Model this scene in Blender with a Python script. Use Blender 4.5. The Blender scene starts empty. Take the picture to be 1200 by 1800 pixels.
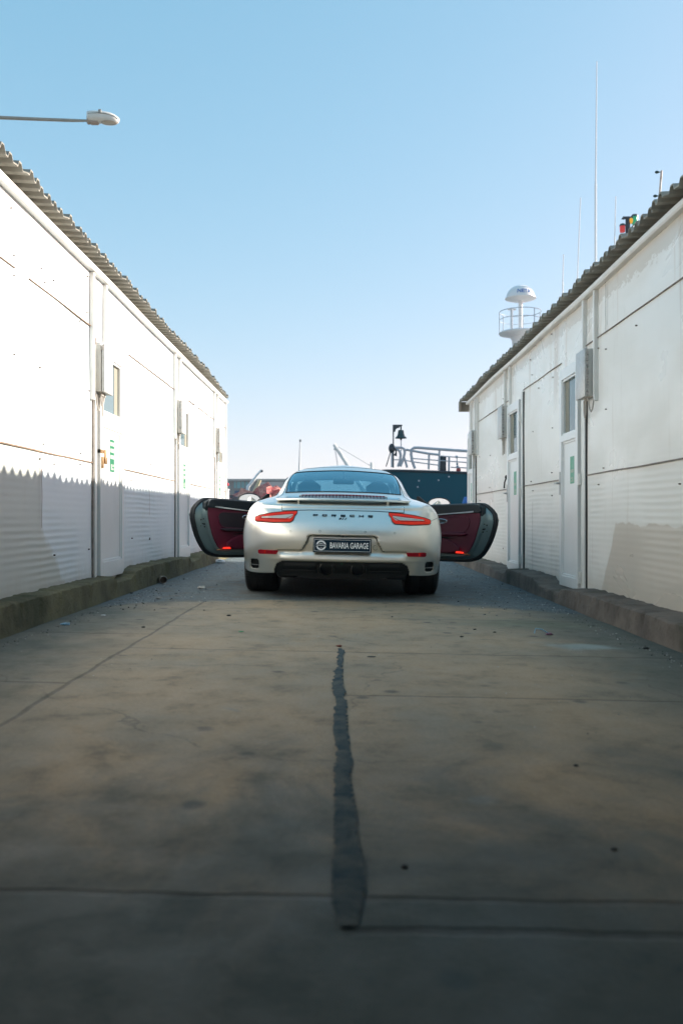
import bpy, bmesh, math, random
import numpy as np
from mathutils import Vector, Matrix, noise
from mathutils.bvhtree import BVHTree
random.seed(7)
S = bpy.context.scene
C = S.collection
R = math.radians

# ------------------------------------------------------------------ camera
CAM_H = 0.72
F = 1560.0                       # focal length in photo pixels
cam = bpy.data.cameras.new('camera')
cam.sensor_fit = 'HORIZONTAL'
cam.sensor_width = 24.0
cam.lens = 24.0 * F / 1200.0
cam.shift_x = -3 / 1800.0
cam.shift_y = 15 / 1800.0
cam.clip_start = 0.05
cam.clip_end = 5000
cam.dof.use_dof = True
cam.dof.focus_distance = 8.0
cam.dof.aperture_fstop = 2.8
co = bpy.data.objects.new('camera', cam)
co.location = (0, 0, CAM_H)
co.rotation_euler = (R(90), 0, 0)
C.objects.link(co)
S.camera = co
S.view_settings.view_transform = 'Standard'
S.view_settings.look = 'None'
S.view_settings.gamma = 1
S.view_settings.exposure = 1.3

# ------------------------------------------------------------------ light
SUN_EL, SUN_AZ = R(21.9), R(16.0)        # azimuth from +X towards +Y
w = bpy.data.worlds.new('World')
S.world = w
w.use_nodes = True
nt = w.node_tree
bg = nt.nodes['Background']
sky = nt.nodes.new('ShaderNodeTexSky')
sky.sky_type = 'NISHITA'
sky.sun_disc = False
sky.sun_elevation = SUN_EL
sky.sun_rotation = R(90) - SUN_AZ
sky.air_density = 1.0
sky.dust_density = 1.0
sky.ozone_density = 2.0
def vm(op, a, v):                # for the sky colour curve that evens out zenith and horizon
    n = nt.nodes.new('ShaderNodeVectorMath'); n.operation = op; nt.links.new(a, n.inputs[0]); n.inputs[1].default_value = v
    return n.outputs[0]
pre = vm('MULTIPLY', sky.outputs[0], (.12, .12, .12))
sp_ = nt.nodes.new('ShaderNodeSeparateXYZ'); nt.links.new(pre, sp_.inputs[0]); cb_ = nt.nodes.new('ShaderNodeCombineXYZ')
for i_, e_ in enumerate((.92, .50, .45)):
    q_ = nt.nodes.new('ShaderNodeMath'); q_.operation = 'POWER'; nt.links.new(sp_.outputs[i_], q_.inputs[0]); q_.inputs[1].default_value = e_; nt.links.new(q_.outputs[0], cb_.inputs[i_])
nt.links.new(vm('MULTIPLY', cb_.outputs[0], (.77/.12, .50/.12, .518/.12)), bg.inputs[0])
bg.inputs[1].default_value = 0.12
sl = bpy.data.lights.new('sun', 'SUN')
sl.energy = 5.0
sl.angle = R(0.5)
sl.color = (1.0, 0.93, 0.83)
so = bpy.data.objects.new('sun', sl)
d = Vector((math.cos(SUN_EL) * math.cos(SUN_AZ), math.cos(SUN_EL) * math.sin(SUN_AZ), math.sin(SUN_EL)))
so.rotation_euler = d.to_track_quat('Z', 'Y').to_euler()
so.location = (20, 10, 15)
C.objects.link(so)

# ------------------------------------------------------------------ helpers
def X(px, Y):                     # lateral position of photo column px at distance Y
    return (px - 603.0) * Y / F
def Z(py, Y):                     # height of photo row py at distance Y
    return CAM_H + (915.0 - py) * Y / F

class MB:
    def __init__(s):
        s.v = []; s.f = []; s.sm = []; s.mi = []; s.cur = 0
    def add(s, vs, fs, smooth=False):
        o = len(s.v)
        s.v += [tuple(p) for p in vs]
        for f in fs:
            s.f.append(tuple(i + o for i in f)); s.sm.append(smooth); s.mi.append(s.cur)
        return s
    def box(s, x0, x1, y0, y1, z0, z1):
        x0, x1 = min(x0, x1), max(x0, x1); y0, y1 = min(y0, y1), max(y0, y1); z0, z1 = min(z0, z1), max(z0, z1)
        v = [(x0,y0,z0),(x1,y0,z0),(x1,y1,z0),(x0,y1,z0),(x0,y0,z1),(x1,y0,z1),(x1,y1,z1),(x0,y1,z1)]
        return s.add(v, [(0,3,2,1),(4,5,6,7),(0,1,5,4),(1,2,6,5),(2,3,7,6),(3,0,4,7)])
    def rbox(s, x0, x1, y0, y1, z0, z1, b=0.01, seg=2):
        bm = bmesh.new()
        bmesh.ops.create_cube(bm, size=1)
        for v in bm.verts:
            v.co = Vector(((x0+x1)/2 + v.co.x*(x1-x0), (y0+y1)/2 + v.co.y*(y1-y0), (z0+z1)/2 + v.co.z*(z1-z0)))
        bmesh.ops.bevel(bm, geom=bm.edges[:], offset=b, segments=seg, affect='EDGES', profile=0.5)
        bm.verts.index_update()
        s.add([v.co[:] for v in bm.verts], [[v.index for v in f.verts] for f in bm.faces], True)
        bm.free(); return s
    def quad(s, a, b, c, d_):
        return s.add([a, b, c, d_], [(0,1,2,3)])
    def tube(s, pts, r, n=8, caps=True, closed=False):
        pts = [Vector(p) for p in pts]
        m = len(pts); vs = []; fs = []
        rr = r if isinstance(r, (list, tuple)) else [r]*m
        up = None
        for i, p in enumerate(pts):
            if closed: t = pts[(i+1) % m] - pts[i-1]
            else: t = pts[min(i+1, m-1)] - pts[max(i-1, 0)]
            if t.length < 1e-9: t = Vector((0,0,1))
            t.normalize()
            if up is None:
                up = Vector((0,0,1)) if abs(t.z) < .9 else Vector((1,0,0))
            a = up - t * up.dot(t)
            if a.length < 1e-6: a = t.orthogonal()
            a.normalize(); up = a
            b = t.cross(a)
            for k in range(n):
                an = 2*math.pi*k/n
                vs.append(p + (a*math.cos(an) + b*math.sin(an)) * rr[i])
        for i in range(m if closed else m-1):
            j = (i+1) % m
            for k in range(n):
                fs.append((i*n+k, i*n+(k+1)%n, j*n+(k+1)%n, j*n+k))
        if caps and not closed:
            fs.append(tuple(range(n-1, -1, -1))); fs.append(tuple((m-1)*n+k for k in range(n)))
        return s.add(vs, fs, True)
    def cyl(s, a, b, r, n=16, r2=None):
        return s.tube([a, b], [r, r if r2 is None else r2], n)
    def lathe(s, prof, c=(0,0,0), axis='z', n=32, closed=False):
        vs = []; fs = []; m = len(prof)
        for k in range(n):
            an = 2*math.pi*k/n; ca, sa = math.cos(an), math.sin(an)
            for (r, h) in prof:
                if axis == 'z': p = (r*ca, r*sa, h)
                elif axis == 'x': p = (h, r*ca, r*sa)
                else: p = (r*ca, h, r*sa)
                vs.append((p[0]+c[0], p[1]+c[1], p[2]+c[2]))
        for k in range(n):
            k2 = (k+1) % n
            for i in range(m if closed else m-1):
                j = (i+1) % m
                fs.append((k*m+i, k2*m+i, k2*m+j, k*m+j))
        return s.add(vs, fs, True)
    def sphere(s, c, r, nu=16, nv=10, sc=(1,1,1)):
        vs = []; fs = []
        for i in range(nv+1):
            th = math.pi*i/nv
            for k in range(nu):
                an = 2*math.pi*k/nu
                vs.append((c[0]+r*sc[0]*math.sin(th)*math.cos(an), c[1]+r*sc[1]*math.sin(th)*math.sin(an), c[2]+r*sc[2]*math.cos(th)))
        for i in range(nv):
            for k in range(nu):
                fs.append((i*nu+k, (i+1)*nu+k, (i+1)*nu+(k+1)%nu, i*nu+(k+1)%nu))
        return s.add(vs, fs, True)
    def prism(s, poly, fn, t0, t1, smooth=False):
        """poly (a,b) outline; fn(a,b,t) -> xyz"""
        n = len(poly)
        vs = [fn(a, b, t0) for a, b in poly] + [fn(a, b, t1) for a, b in poly]
        fs = [tuple(range(n)), tuple(range(2*n-1, n-1, -1))] + [(i, i+n, (i+1)%n+n, (i+1)%n) for i in range(n)]
        return s.add(vs, fs, smooth)
    def grid(s, rows, smooth=True, flip=False):
        m = len(rows); n = len(rows[0]); vs = [p for r in rows for p in r]; fs = []
        for i in range(m-1):
            for j in range(n-1):
                q = (i*n+j, i*n+j+1, (i+1)*n+j+1, (i+1)*n+j)
                fs.append(q[::-1] if flip else q)
        return s.add(vs, fs, smooth)

def world_loc(o):
    l = Vector((0,0,0))
    while o is not None:
        l += Vector(o.location); o = o.parent
    return l

def obj(name, mb, m, parent=None, label=None, cat=None, group=None, kind=None, world=False, fix=True, bevel=0):
    me = bpy.data.meshes.new(name)
    off = world_loc(parent) if (world and parent is not None) else Vector((0,0,0))
    vs = [(p[0]-off.x, p[1]-off.y, p[2]-off.z) for p in mb.v]
    me.from_pydata(vs, [], mb.f)
    me.polygons.foreach_set('use_smooth', mb.sm)
    ms = m if isinstance(m, (list, tuple)) else [m]
    for q in ms: me.materials.append(q)
    if len(ms) > 1: me.polygons.foreach_set('material_index', mb.mi)
    me.update()
    if fix:
        bm = bmesh.new(); bm.from_mesh(me)
        bmesh.ops.recalc_face_normals(bm, faces=bm.faces[:])
        for e in bm.edges:
            if len(e.link_faces) == 2 and e.calc_face_angle(0) > R(38): e.smooth = False
        bm.to_mesh(me); bm.free()
    o = bpy.data.objects.new(name, me)
    C.objects.link(o)
    if parent is not None: o.parent = parent
    if bevel:
        md = o.modifiers.new('Bevel', 'BEVEL'); md.width = bevel; md.segments = 2; md.limit_method = 'ANGLE'
    tag(o, label, cat, group, kind)
    return o

def tag(o, label=None, cat=None, group=None, kind=None):
    if label: o['label'] = label
    if cat: o['category'] = cat
    if group: o['group'] = group
    if kind: o['kind'] = kind
    return o

def thing(name, label, cat, loc=(0,0,0), rot=(0,0,0), group=None):
    o = bpy.data.objects.new(name, None)
    o.empty_display_size = 0.2
    o.location = loc; o.rotation_euler = rot
    C.objects.link(o)
    return tag(o, label, cat, group)

def copy_tree(o, parent=None):
    c = o.copy(); C.objects.link(c)
    if parent is not None: c.parent = parent
    for ch in list(o.children): copy_tree(ch, c)
    return c

# ------------------------------------------------------------------ materials
def mat(name, col=(.5,.5,.5), rough=.5, metal=0., spec=.5, coat=0., emis=None, estr=0., bump=None, noise_=None, trans=0., alpha=1., coat_r=.05):
    """plain procedural material; noise_=(scale, amount, colour2), bump=(scale, strength)"""
    m = bpy.data.materials.new(name); m.use_nodes = True
    nt = m.node_tree; p = nt.nodes['Principled BSDF']
    p.inputs['Base Color'].default_value = (*col, 1)
    p.inputs['Roughness'].default_value = rough
    p.inputs['Metallic'].default_value = metal
    p.inputs['Specular IOR Level'].default_value = spec
    p.inputs['Coat Weight'].default_value = coat
    p.inputs['Coat Roughness'].default_value = coat_r
    p.inputs['Transmission Weight'].default_value = trans
    if emis:
        p.inputs['Emission Color'].default_value = (*emis, 1); p.inputs['Emission Strength'].default_value = estr
    tc = nt.nodes.new('ShaderNodeTexCoord')
    if noise_:
        sc, am, c2 = noise_
        n = nt.nodes.new('ShaderNodeTexNoise'); n.inputs['Scale'].default_value = sc; n.inputs['Detail'].default_value = 6; n.inputs['Roughness'].default_value = .65
        nt.links.new(tc.outputs['Object'], n.inputs['Vector'])
        rmp = nt.nodes.new('ShaderNodeMapRange'); rmp.inputs[1].default_value = .35; rmp.inputs[2].default_value = .68; rmp.inputs[4].default_value = am
        nt.links.new(n.outputs['Fac'], rmp.inputs[0])
        mx = nt.nodes.new('ShaderNodeMixRGB'); mx.inputs[1].default_value = (*col, 1); mx.inputs[2].default_value = (*c2, 1)
        nt.links.new(rmp.outputs[0], mx.inputs[0]); nt.links.new(mx.outputs[0], p.inputs['Base Color'])
    if bump:
        n = nt.nodes.new('ShaderNodeTexNoise'); n.inputs['Scale'].default_value = bump[0]; n.inputs['Detail'].default_value = 5
        nt.links.new(tc.outputs['Object'], n.inputs['Vector'])
        b = nt.nodes.new('ShaderNodeBump'); b.inputs['Strength'].default_value = bump[1]; b.inputs['Distance'].default_value = .01
        nt.links.new(n.outputs['Fac'], b.inputs['Height']); nt.links.new(b.outputs[0], p.inputs['Normal'])
    return m

class G:
    """tiny node helper"""
    def __init__(s, name):
        s.m = bpy.data.materials.new(name); s.m.use_nodes = True
        s.nt = s.m.node_tree; s.p = s.nt.nodes['Principled BSDF']
    def n(s, t, **k):
        x = s.nt.nodes.new('ShaderNode' + t)
        for a, b in k.items(): setattr(x, a, b)
        return x
    def l(s, a, b): s.nt.links.new(a, b)
    def setv(s, inp, v):
        if hasattr(v, 'is_linked') or hasattr(v, 'links'): s.l(v, inp)
        else: inp.default_value = v
    def math(s, op, a, b=None, clamp=False):
        x = s.n('Math', operation=op); x.use_clamp = clamp
        s.setv(x.inputs[0], a)
        if b is not None: s.setv(x.inputs[1], b)
        return x.outputs[0]
    def noise(s, vec, scale, detail=5, rough=.6, dist=0.):
        x = s.n('TexNoise'); s.l(vec, x.inputs['Vector']); x.inputs['Scale'].default_value = scale
        x.inputs['Detail'].default_value = detail; x.inputs['Roughness'].default_value = rough; x.inputs['Distortion'].default_value = dist
        return x.outputs['Fac']
    def mapping(s, vec, sc=(1,1,1), loc=(0,0,0)):
        x = s.n('Mapping'); s.l(vec, x.inputs['Vector']); x.inputs['Scale'].default_value = sc; x.inputs['Location'].default_value = loc
        return x.outputs[0]
    def rng(s, v, a, b, c=0., d_=1.):
        x = s.n('MapRange'); x.interpolation_type = 'SMOOTHSTEP'; s.setv(x.inputs[0], v)
        for i, q in enumerate((a, b, c, d_)): x.inputs[i+1].default_value = q
        return x.outputs[0]
    def mix(s, f, a, b):
        x = s.n('MixRGB'); s.setv(x.inputs[0], f)
        for i, q in ((1, a), (2, b)):
            if isinstance(q, tuple): x.inputs[i].default_value = (*q, 1)
            else: s.l(q, x.inputs[i])
        return x.outputs[0]
    def bump(s, h, strength=.3, dist=.01, prev=None):
        x = s.n('Bump'); s.l(h, x.inputs['Height']); x.inputs['Strength'].default_value = strength; x.inputs['Distance'].default_value = dist
        if prev is not None: s.l(prev, x.inputs['Normal'])
        return x.outputs[0]

def ground_material():
    g = G('concrete_ground')
    geo = g.n('NewGeometry'); pos = geo.outputs['Position']
    sep = g.n('SeparateXYZ'); g.l(pos, sep.inputs[0]); x, y = sep.outputs[0], sep.outputs[1]
    n1 = g.noise(pos, .9, 6, .6); n2 = g.noise(pos, 5, 8, .7); n3 = g.noise(pos, 60, 4, .7); n4 = g.noise(g.mapping(pos, (1, .6, 1)), 2.2, 5, .6, .8)
    base = g.mix(g.rng(n1, .35, .65), (.39, .285, .175), (.27, .225, .155))
    base = g.mix(g.rng(n4, .5, .7, 0, .55), base, (.42, .29, .16))
    base = g.mix(g.rng(n2, .50, .72, 0, .55), base, (.10, .095, .08))
    base = g.mix(g.rng(n3, .3, .7, 0, .25), base, (.10, .09, .075))
    # greenish damp and dirt along the kerbs, spread inward as painted corner shade
    ax = g.math('ABSOLUTE', x)
    wob = g.math('ADD', ax, g.math('MULTIPLY', g.math('SUBTRACT', n4, .5), .9))
    base = g.mix(g.rng(wob, .85, 1.8, 0, .85), base, (.040, .066, .062))
    grain = g.noise(pos, 220, 3, .8)
    base = g.mix(g.rng(grain, .52, .72, 0, .35), base, (.10, .09, .075))
    base = g.mix(g.rng(grain, .46, .30, 0, .25), base, (.45, .42, .36))
    # oil spots
    v = g.n('TexVoronoi'); v.feature = 'F1'; g.l(g.mapping(pos, (1, 1, 1)), v.inputs['Vector']); v.inputs['Scale'].default_value = 4.2; v.inputs['Randomness'].default_value = 1
    spot = g.rng(g.math('ADD', v.outputs['Distance'], g.math('MULTIPLY', n2, .22)), .17, .30, 1, 0)
    rare = g.rng(n1, .45, .52)
    base = g.mix(g.math('MULTIPLY', g.math('MULTIPLY', spot, rare), .72), base, (.035, .035, .036))
    # old grey repair: pale wandering cement marks
    pale = g.rng(g.noise(g.mapping(pos, (1.2, 1.8, 1), (3, 1, 0)), 1.6, 7, .7, 1.2), .64, .70)
    base = g.mix(g.math('MULTIPLY', pale, .35), base, (.2, .21, .2))
    # dried pale wash by the right kerb and a streak beside the tar strip
    def blob(cx, cy, rx, ry, rot=0.):
        dx = g.math('SUBTRACT', x, cx); dy = g.math('SUBTRACT', y, cy); c_, s_ = math.cos(rot), math.sin(rot)
        u = g.math('DIVIDE', g.math('ADD', g.math('MULTIPLY', dx, c_), g.math('MULTIPLY', dy, s_)), rx)
        v_ = g.math('DIVIDE', g.math('SUBTRACT', g.math('MULTIPLY', dy, c_), g.math('MULTIPLY', dx, s_)), ry)
        r_ = g.math('SQRT', g.math('ADD', g.math('MULTIPLY', u, u), g.math('MULTIPLY', v_, v_)))
        return g.rng(g.math('ADD', r_, g.math('MULTIPLY', g.math('SUBTRACT', n2, .5), 1.6)), .3, 1.1, 1, 0)
    base = g.mix(g.math('MULTIPLY', blob(1.38, 5.15, .26, .16, -.1), .55), base, (.26, .36, .36))
    base = g.mix(g.math('MULTIPLY', blob(.10, 1.64, .10, .022, .6), .35), base, (.35, .36, .34))
    base = g.mix(g.math('MULTIPLY', blob(.36, 2.28, .06, .05), .35), base, (.35, .36, .34))
    base = g.mix(g.math('MULTIPLY', blob(1.3, 6.2, .6, .35), .5), base, (.10, .12, .07))
    base = g.mix(g.math('MULTIPLY', blob(1.5, 4.2, .35, .5), .5), base, (.08, .095, .075))
    # shade painted into the slab nearest the camera, up to its joint
    slab_shade = g.rng(g.math('ADD', y, g.math('MULTIPLY', g.math('SUBTRACT', n2, .5), .03)), 1.66, 1.69, 1, 0)
    base = g.mix(g.math('MULTIPLY', slab_shade, .5), base, (.075, .085, .082))
    near_shade = g.rng(g.math('ADD', y, g.math('MULTIPLY', g.math('SUBTRACT', n4, .5), 3.2)), 1.5, 3.1, 1, 0)  # dark teal painted over the near ground in place of shade
    base = g.mix(g.math('MULTIPLY', near_shade, .72), base, (.022, .055, .062))
    # hairline cracks
    dst = g.n('VectorMath', operation='ADD'); g.l(pos, dst.inputs[0])
    nv = g.n('TexNoise'); g.l(pos, nv.inputs['Vector']); nv.inputs['Scale'].default_value = 2.6; nv.inputs['Detail'].default_value = 6
    sc_ = g.n('VectorMath', operation='SCALE'); g.l(nv.outputs['Color'], sc_.inputs[0]); sc_.inputs['Scale'].default_value = .55; g.l(sc_.outputs[0], dst.inputs[1])
    vc_ = g.n('TexVoronoi'); vc_.feature = 'DISTANCE_TO_EDGE'; vc_.voronoi_dimensions = '2D'; g.l(dst.outputs[0], vc_.inputs['Vector']); vc_.inputs['Scale'].default_value = .62
    crack = g.math('MULTIPLY', g.rng(vc_.outputs['Distance'], .002, .006, 1, 0), g.rng(n1, .46, .54))
    base = g.mix(g.math('MULTIPLY', crack, .4), base, (.05, .045, .04))
    # slab joints
    wx = g.math('MULTIPLY', g.math('SUBTRACT', g.noise(pos, 3, 4, .6), .5), .05)
    def line(coord, at, wdt, cond=None):
        d_ = g.math('ABSOLUTE', g.math('SUBTRACT', g.math('ADD', coord, wx), at))
        q = g.rng(d_, wdt, wdt*2.2, 1, 0)
        return g.math('MULTIPLY', q, cond) if cond is not None else q
    left = g.math('LESS_THAN', x, -1.15); right = g.math('GREATER_THAN', x, -1.15); rr = g.math('GREATER_THAN', x, .0)
    near = g.math('LESS_THAN', y, 7.5)
    J = line(x, -1.15, .006, near)
    for c, at, wd, q in ((y, 3.74, .008, left), (y, 5.3, .007, left), (y, 1.68, .006, right), (y, 3.6, .006, rr), (y, 1.55, .008, rr), (y, 4.75, .006, right), (y, 6.4, .006, rr)):
        J = g.math('MAXIMUM', J, line(c, at, wd, q))
    base = g.mix(g.math('MULTIPLY', J, .5), base, (.02, .02, .02))
    # rougher blue-grey broken asphalt further on
    edge = g.math('ADD', y, g.math('MULTIPLY', g.math('SUBTRACT', g.noise(pos, 1.7, 6, .65), .5), 1.0))
    edge = g.math('ADD', edge, g.math('MULTIPLY', g.math('POWER', ax, 2), .22))
    rough = g.rng(edge, 7.55, 7.8)
    a1 = g.mix(g.rng(n3, .4, .6), (.035, .065, .080), (.12, .16, .175))
    a1 = g.mix(g.rng(n2, .50, .66, 0, .75), a1, (.13, .11, .085))
    a1 = g.mix(g.rng(g.noise(pos, 22, 3, .8), .62, .7, 0, .8), a1, (.33, .35, .36))
    base = g.mix(g.math('MULTIPLY', rough, .85), base, a1)
    # open quay beyond the buildings
    quay = g.math('MAXIMUM', g.rng(y, 16.0, 18.0), g.rng(y, -6.0, -5.0, 1, 0))
    base = g.mix(quay, base, g.mix(g.rng(n1, .3, .7), (.30, .28, .25), (.22, .21, .19)))
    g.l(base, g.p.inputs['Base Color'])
    g.setv(g.p.inputs['Roughness'], g.rng(n2, .3, .7, .62, .85))
    g.p.inputs['Specular IOR Level'].default_value = .4
    h = g.math('ADD', g.math('ADD', g.math('MULTIPLY', n3, .45), g.math('MULTIPLY', grain, .25)), g.math('MULTIPLY', n2, .7))
    h = g.math('SUBTRACT', h, g.math('MULTIPLY', J, 1.2))
    h = g.math('ADD', h, g.math('MULTIPLY', g.math('MULTIPLY', g.noise(pos, 30, 5, .8), rough), 2.5))
    g.l(g.bump(h, .45, .012), g.p.inputs['Normal'])
    return g.m

def wall_material(name, side):
    g = G(name)
    geo = g.n('NewGeometry'); pos = geo.outputs['Position']
    sep = g.n('SeparateXYZ'); g.l(pos, sep.inputs[0]); y, z = sep.outputs[1], sep.outputs[2]
    ny = g.mapping(pos, (1, .55, 1))
    n1 = g.noise(ny, 1.1, 4, .55, .6); n2 = g.noise(g.mapping(pos, (1, 1, .35)), 5, 7, .7); n3 = g.noise(pos, 38, 4, .6)
    base = g.mix(g.rng(n1, .35, .65), (.84, .81, .75) if side == 'r' else (.76, .80, .81), (.76, .73, .67) if side == 'r' else (.66, .73, .75))
    if side == 'r':
        # brownish unpainted patch low down near the corner of the alley
        e = g.math('MULTIPLY', g.math('SUBTRACT', g.noise(pos, 3.2, 5, .6), .5), .12)
        a = g.rng(g.math('ADD', z, e), .66, .68, 1, 0)
        b = g.rng(g.math('ADD', g.math('ADD', y, g.math('MULTIPLY', z, .65)), e), 7.33, 7.38, 1, 0)
        base = g.mix(g.math('MULTIPLY', g.math('MULTIPLY', a, b), .8), base, (.56, .49, .41))
        # ragged edge of repainting under the eave
        e2 = g.math('ADD', z, g.math('MULTIPLY', g.math('SUBTRACT', g.noise(g.mapping(pos, (1, 3, 8)), 4, 5, .7), .5), .28))
        base = g.mix(g.math('MULTIPLY', g.rng(e2, 2.49, 2.51), .75), base, (.56, .50, .42))
        st = g.rng(g.noise(g.mapping(pos, (1, 3.2, .25)), 1.6, 4, .6), .58, .66)
        base = g.mix(g.math('MULTIPLY', g.math('MULTIPLY', st, g.rng(z, 1.6, 2.4)), .45), base, (.55, .44, .34))
        vs_ = g.rng(g.math('ADD', g.math('ABSOLUTE', g.math('SUBTRACT', y, 8.86)), g.math('MULTIPLY', g.math('SUBTRACT', n2, .5), .15)), .05, .13, 1, 0)
        base = g.mix(g.math('MULTIPLY', g.math('MULTIPLY', vs_, g.rng(z, 1.7, 2.1)), .5), base, (.52, .40, .30))
    else:
        e = g.math('MULTIPLY', g.math('SUBTRACT', g.noise(pos, 1.6, 5, .6), .5), .9)
        a = g.math('MULTIPLY', g.rng(y, 6.14, 6.17, 1, 0), g.rng(z, 1.3, 1.35, 1, 0))
        b = g.math('MULTIPLY', g.rng(g.math('ADD', g.math('ADD', y, g.math('MULTIPLY', z, .9)), e), 6.75, 6.85, 1, 0), g.rng(z, .7, .75, 1, 0))
        base = g.mix(g.math('MULTIPLY', g.math('MAXIMUM', a, b), .75), base, (.52, .52, .45))
    # dirt: rising from the kerb, streaks, thin grime
    base = g.mix(g.math('MULTIPLY', g.rng(g.math('ADD', z, g.math('MULTIPLY', n2, .35)), .28, .55, 1, 0), .35 if side == 'r' else .55), base, (.46, .42, .34))
    base = g.mix(g.rng(n2, .58, .75, 0, .25), base, (.60, .57, .50))
    run = g.rng(g.noise(g.mapping(pos, (1, 9, .35)), 1.5, 5, .7), .58, .74, 0, .30)
    base = g.mix(run, base, (.50, .42, .33))
    g.l(base, g.p.inputs['Base Color'])
    g.setv(g.p.inputs['Roughness'], g.rng(n1, .4, .6, .27, .48) if side == 'r' else .45)
    g.p.inputs['Specular IOR Level'].default_value = .6
    # pressed micro ribs fade in and out
    zz = g.math('ADD', z, g.math('MULTIPLY', g.math('SUBTRACT', g.noise(g.mapping(pos, (1, .5, 1)), 2.0, 2), .5), .03))
    rib = g.math('SINE', g.math('MULTIPLY', zz, 2*math.pi/.048))
    vis = g.math('ADD', g.rng(n1, .42, .6, .1, .8), 0)
    vis = g.math('MULTIPLY', vis, g.rng(z, 1.25, .95, .15, 1))
    h = g.math('ADD', g.math('MULTIPLY', g.math('MULTIPLY', rib, vis), .35), g.math('MULTIPLY', n3, .10))
    h = g.math('ADD', h, g.math('MULTIPLY', g.noise(ny, 1.6, 2), .9))
    g.l(g.bump(h, .42 if side == 'r' else .8, .006), g.p.inputs['Normal'])
    return g.m

def kerb_material(name, tone):
    g = G(name)
    geo = g.n('NewGeometry'); pos = geo.outputs['Position']
    n1 = g.noise(pos, 2.2, 6, .65); n2 = g.noise(pos, 14, 6, .7)
    c = g.mix(g.rng(n1, .35, .65), tone, tuple(q*.55 for q in tone))
    c = g.mix(g.rng(n2, .5, .75, 0, .5), c, (.035, .032, .028))
    c = g.mix(g.rng(g.noise(pos, 1.1, 4), .55, .66, 0, .6), c, (.055, .065, .028))
    g.l(c, g.p.inputs['Base Color']); g.p.inputs['Roughness'].default_value = .9
    g.l(g.bump(g.math('ADD', g.math('ADD', n2, n1), g.math('MULTIPLY', g.noise(pos, 70, 5, .8), .6)), .9, .02), g.p.inputs['Normal'])
    return g.m

def car_paint():
    g = G('champagne_metallic_paint')
    tc = g.n('TexCoord')
    fl = g.noise(tc.outputs['Object'], 900, 2, .5)
    g.l(g.mix(g.rng(fl, .3, .7, 0, .6), (.88, .85, .76), (.95, .92, .85)), g.p.inputs['Base Color'])
    g.p.inputs['Metallic'].default_value = .82
    g.p.inputs['Roughness'].default_value = .33
    g.p.inputs['Coat Weight'].default_value = 1.0
    g.p.inputs['Coat Roughness'].default_value = .03
    return g.m

def glass_material(name, tint, fac=.12, rough=.0, refl=(1,1,1)):
    g = G(name)
    out = g.nt.nodes['Material Output']
    tr = g.n('BsdfTransparent'); tr.inputs[0].default_value = (*tint, 1)
    gl = g.n('BsdfGlossy'); gl.inputs[0].default_value = (*refl, 1); gl.inputs['Roughness'].default_value = rough
    geo = g.n('NewGeometry'); fr = g.n('Fresnel'); g.l(g.rng(geo.outputs['Backfacing'], 0, 1, 1.5, 1/1.5), fr.inputs[0])
    f2 = g.math('ADD', fr.outputs[0], fac, clamp=True)
    mx = g.n('MixShader'); g.l(f2, mx.inputs[0]); g.l(tr.outputs[0], mx.inputs[1]); g.l(gl.outputs[0], mx.inputs[2])
    g.l(mx.outputs[0], out.inputs[0])
    g.nt.nodes.remove(g.p)
    return g.m

M = dict(
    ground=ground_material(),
    wall_l=wall_material('white_panel_left', 'l'), wall_r=wall_material('white_panel_right', 'r'),
    kerb_l=kerb_material('kerb_concrete_green', (.17, .155, .08)), kerb_r=kerb_material('kerb_concrete_brown', (.20, .165, .135)),
    trim=mat('white_trim', (.76,.75,.71), .4, bump=(12,.15), noise_=(4,.5,(.6,.57,.5))),
    door=mat('door_white', (.78,.78,.76), .28, bump=(8,.06), noise_=(3,.35,(.66,.66,.62))),
    gap=mat('dark_gap', (.02,.018,.016), .9),
    screw=mat('screw_head', (.16,.13,.11), .7),
    rust=mat('rusty_seam', (.30,.19,.12), .8, noise_=(9,.9,(.12,.09,.07))),
    seam=mat('grey_seam', (.32,.27,.23), .8, noise_=(9,.8,(.09,.08,.07))),
    roof=mat('fibre_cement_sheet', (.33,.315,.265), .85, bump=(20,.4), noise_=(5,.8,(.19,.185,.16))),
    boxg=mat('cabinet_plastic', (.60,.58,.53), .5, noise_=(6,.6,(.50,.47,.41))),
    boxlid=mat('cabinet_lid', (.50,.51,.50), .3, noise_=(25,.8,(.36,.34,.31))),
    crack=mat('peeling_edge', (.22,.20,.18), .9, noise_=(40,1,(.55,.52,.48))),
    cable=mat('cable_grey', (.42,.39,.35), .6),
    brass=mat('brass', (.55,.35,.18), .4, .8, noise_=(20,.6,(.3,.2,.12))),
    steel=mat('steel', (.45,.45,.44), .35, .9),
    green=mat('sticker_green', (.003,.13,.055), .5, noise_=(30,.5,(.01,.17,.08))),
    green_pale=mat('sticker_green_faded', (.22,.46,.34), .6, noise_=(12,.9,(.07,.30,.18))),
    pale=mat('sticker_text', (.42,.47,.38), .6, noise_=(60,.6,(.25,.38,.27))),
    winglass=mat('door_glass', (.10,.15,.16), .05, spec=.7),
    curtain=mat('curtain', (.24,.225,.175), .8),
)
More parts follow.
